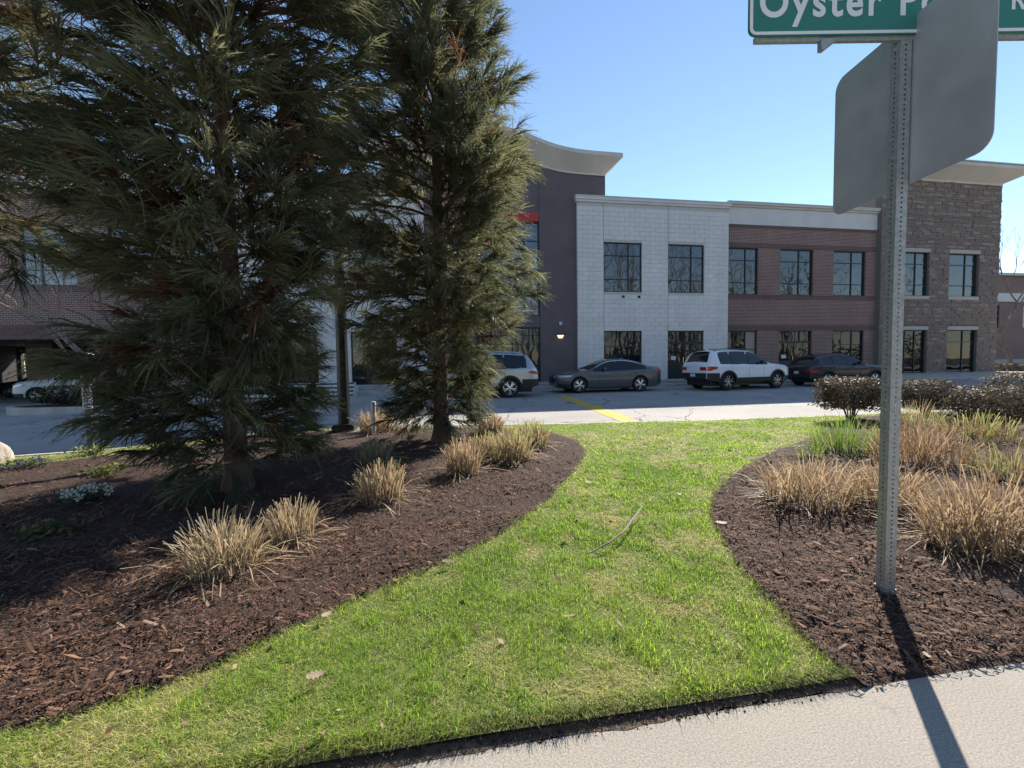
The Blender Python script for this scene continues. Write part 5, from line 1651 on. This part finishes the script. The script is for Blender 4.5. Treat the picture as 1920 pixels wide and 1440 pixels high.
bare_tree('bare grey tree beside the right corner of the stone tower', 42.5, 25.5, .1, 9.0, 12, 1, 'bark_grey', .5, 6, .16)
def island():
    pts = [(math.cos(t) * 2.6 - 13.4, math.sin(t) * 1.25 + 19.0) for t in np.linspace(0, 2 * PI, 36, endpoint=False)]
    inn = [((x + 13.4) * .93 - 13.4, (y - 19) * .87 + 19.0) for x, y in pts]
    z = .02
    mb = MB(); n = 36
    mb.v = [(x, y, -.4) for x, y in pts] + [(x, y, z) for x, y in pts] + [(x, y, z) for x, y in inn] + [(x, y, -.2) for x, y in inn]
    for k in range(3): mb.f += [(k * n + i, k * n + (i + 1) % n, (k + 1) * n + (i + 1) % n, (k + 1) * n + i) for i in range(n)]
    mb.obj('island_kerb', M['kerb'], kind='structure')
    MB().add([(x, y, z - .02) for x, y in inn], [tuple(range(n))]).obj('island_soil', M['mulch'], kind='structure')
island()

# woods across the road behind the viewer (mirrored in the windows) and beyond the drive-through
def woods(name, label, x0, x1, y0, y1, n, hmin, hmax, seed, z=-.1):
    r = random.Random(seed); mb = MB()
    for i in range(n):
        x, y, h = r.uniform(x0, x1), r.uniform(y0, y1), r.uniform(hmin, hmax)
        w = r.uniform(.08, .2); lean = Vector((r.gauss(0, .05), r.gauss(0, .05), 1))
        top_ = Vector((x, y, z)) + lean * h
        mid = Vector((x, y, z)) + lean * h * .5 + Vector((r.gauss(0, .2), r.gauss(0, .2), 0))
        mb.tube([(x, y, z - .3), mid, top_], [w, w * .6, .02], 6, cap=False)
        for b in range(12):
            t = r.uniform(.3, .97); p = Vector((x, y, z)).lerp(top_, t); a = r.uniform(0, 2 * PI); L = h * .26 * (1.15 - t)
            q = p + Vector((math.cos(a) * L, math.sin(a) * L, L * r.uniform(.5, 1.2)))
            mb.tube([p, q], [w * .3, .012], 3, cap=False)
            for c in range(3):
                s = p.lerp(q, r.uniform(.4, 1)); a2 = a + r.gauss(0, .9); l2 = L * .5
                mb.tube([s, s + Vector((math.cos(a2) * l2, math.sin(a2) * l2, l2 * r.uniform(.2, 1)))], [w * .12, .006], 3, cap=False)
    mb.obj(name, M['bark_grey'], kind='stuff', label=label, cat='woods')
woods('woods', 'bare winter woods across the road, mirrored in the windows', -45, 75, -40, -13, 230, 14, 25, 3)
woods('woods', 'bare sunlit woods glimpsed through the drive-through', -62, -22, 41, 60, 70, 7, 13, 4, -.6)

def added_thicket():  # leaf clumps added out of view to darken what the lower windows reflect
    r = np.random.default_rng(31); n = 16000
    x = r.uniform(-50, 85, n); top_ = 1.2 + 4.5 * vnoise(x, 2, .25, 41) ** 1.5
    y = r.uniform(-17, -12.5, n); z = r.random(n) ** 1.2 * top_ - .1
    P = np.stack([x, y, z], 1)
    a = r.normal(size=(n, 3)); a /= np.linalg.norm(a, axis=1)[:, None]; b = np.cross(a, r.normal(size=(n, 3))); b /= np.linalg.norm(b, axis=1)[:, None]
    L = r.uniform(.12, .32, n)[:, None]
    V = np.stack([P - a * L, P + b * L * .5, P + a * L, P - b * L * .5], 1)
    T = np.array([(0, 1, 2), (0, 2, 3)])[None] + (np.arange(n) * 4)[:, None, None]
    u = r.random(n)[:, None]; c = np.array((.05, .055, .03)) * (1 - u) + np.array((.10, .085, .055)) * u
    link('added_thicket', tri_mesh('added_thicket', V.reshape(-1, 3), T.reshape(-1, 3), np.repeat(c[:, None], 4, 1).reshape(-1, 3)), M['leaf'], kind='stuff', label='dark thicket across the road, out of view, added to darken the window reflections', cat='thicket')
added_thicket()

# ------------------------------------------------------------------ twig and fallen leaves
def twig(label, pts, rads, m='bark_pale', name='twig'):
    mb = MB(); mb.tube(pts, rads, 6); mb.obj(name, M[m], label=label, cat='twig')
def zt(x, y, d=.03): return float(yard_z(x, y)) + d
twig('long pale twig lying across the lawn', [(.97, 2.74, zt(.97, 2.74, .02)), (1.15, 2.82, zt(1.15, 2.82, .045)), (1.33, 2.95, zt(1.33, 2.95, .06)), (1.52, 3.18, zt(1.52, 3.18, .07)), (1.72, 3.42, zt(1.72, 3.42, .085))], [.005, .007, .0075, .0065, .004])
twig('thin curved brown twig beside the long one', [(.95, 3.05, zt(.95, 3.05, .06)), (.95, 2.97, zt(.95, 2.97, .035)), (1.0, 2.92, zt(1, 2.92, .03)), (1.1, 2.92, zt(1.1, 2.92, .03))], .003, 'bark')
twig('straw-thin pale stem on the right mulch bed', [(2.75, 3.55, zt(2.75, 3.55, .03)), (2.95, 3.62, zt(2.95, 3.62, .04)), (3.2, 3.72, zt(3.2, 3.72, .035))], .004)
twig('bark strip lying at the right bed edge', [(1.80, 1.95, zt(1.8, 1.95, .02)), (1.84, 1.84, zt(1.84, 1.84, .03)), (1.92, 1.74, zt(1.92, 1.74, .022))], [.004, .009, .004], 'bark')
lm_ = {n: mat('oak_leaf_' + n, c, .7, tuple(q * .7 for q in c), 60) for n, c in dict(rust=(.20, .075, .035), brown=(.15, .09, .055), pale=(.27, .20, .13)).items()}
def oak_leaf(label, x, y, s, rz, tilt, c):
    s *= .72
    out = []
    n = 9
    for i in range(n + 1):
        t = i / n; w = (.30 if i % 2 else .13) * math.sin(PI * min(1, t * .9 + .1)) + .015
        out.append((t - .5, w))
    pts = out + [(t, -w) for t, w in out[::-1]]
    mb = MB(); k = len(pts)
    mb.v = [(u * s, v * s, s * (.35 * v * v + .18 * (u + .2) ** 2)) for u, v in pts] + [(u * s, 0, s * .18 * (u + .2) ** 2) for u, _ in out]
    for i in range(n):
        mb.f += [(i, i + 1, k + i + 1, k + i), (k + i, k + i + 1, k - 2 - i, k - 1 - i)]
    s *= 1
    o = mb.obj('fallen_leaf', lm_[c], label=label, cat='leaf', group='fallen leaves', loc=(x, y, zt(x, y, .035)))
    o.rotation_euler = (tilt, .2, rz)
for a in (('rust oak leaf standing up at the left end of the curved twig', .90, 3.02, .12, 1.2, 1.0, 'rust'),
          ('brown leaf in the lawn middle below the sedan', 1.55, 4.35, .13, .3, .3, 'brown'),
          ('brown curled leaf right of the middle leaf', 1.95, 4.35, .13, 2.2, .4, 'brown'),
          ('brown leaf near the right bed waist', 2.25, 3.75, .12, .8, .3, 'brown'),
          ('rust leaf in grass below the long twig tip', 1.55, 2.95, .10, 2.6, .4, 'rust'),
          ('pale leaf on the dead lawn patch nearest the sidewalk', -.55, 1.86, .11, .5, .3, 'pale'),
          ('pale leaf by the left bed edge, lower left', -.62, 2.32, .09, 1.0, .3, 'pale'),
          ('rust leaf on the left bed border', -.30, 2.62, .09, 1.8, .2, 'rust'),
          ('brown leaf at the lawn border of the left bed', .02, 2.78, .11, .2, .2, 'brown'),
          ('pale leaf in deep grass before the sidewalk', .62, 2.05, .09, 2.9, .3, 'pale'),
          ('tan leaf in the grass right of centre', .85, 1.95, .08, 1.4, .5, 'brown'),
          ('pale lobed leaf on the right bed rim', 2.18, 3.02, .15, .1, .1, 'pale'),
          ('rust leaf tucked under the clump behind the post', 2.95, 2.55, .13, .6, .9, 'rust'),
          ('pale leaf on mulch near the sidewalk corner', 2.12, 1.52, .08, .9, .2, 'pale'),
          ('brown leaf on the far lawn by the lot', 3.1, 6.9, .15, .4, .3, 'brown'),
          ('small brown leaf at left of the far lawn', 1.75, 4.95, .12, 1.9, .3, 'brown')):
    oak_leaf(*a)
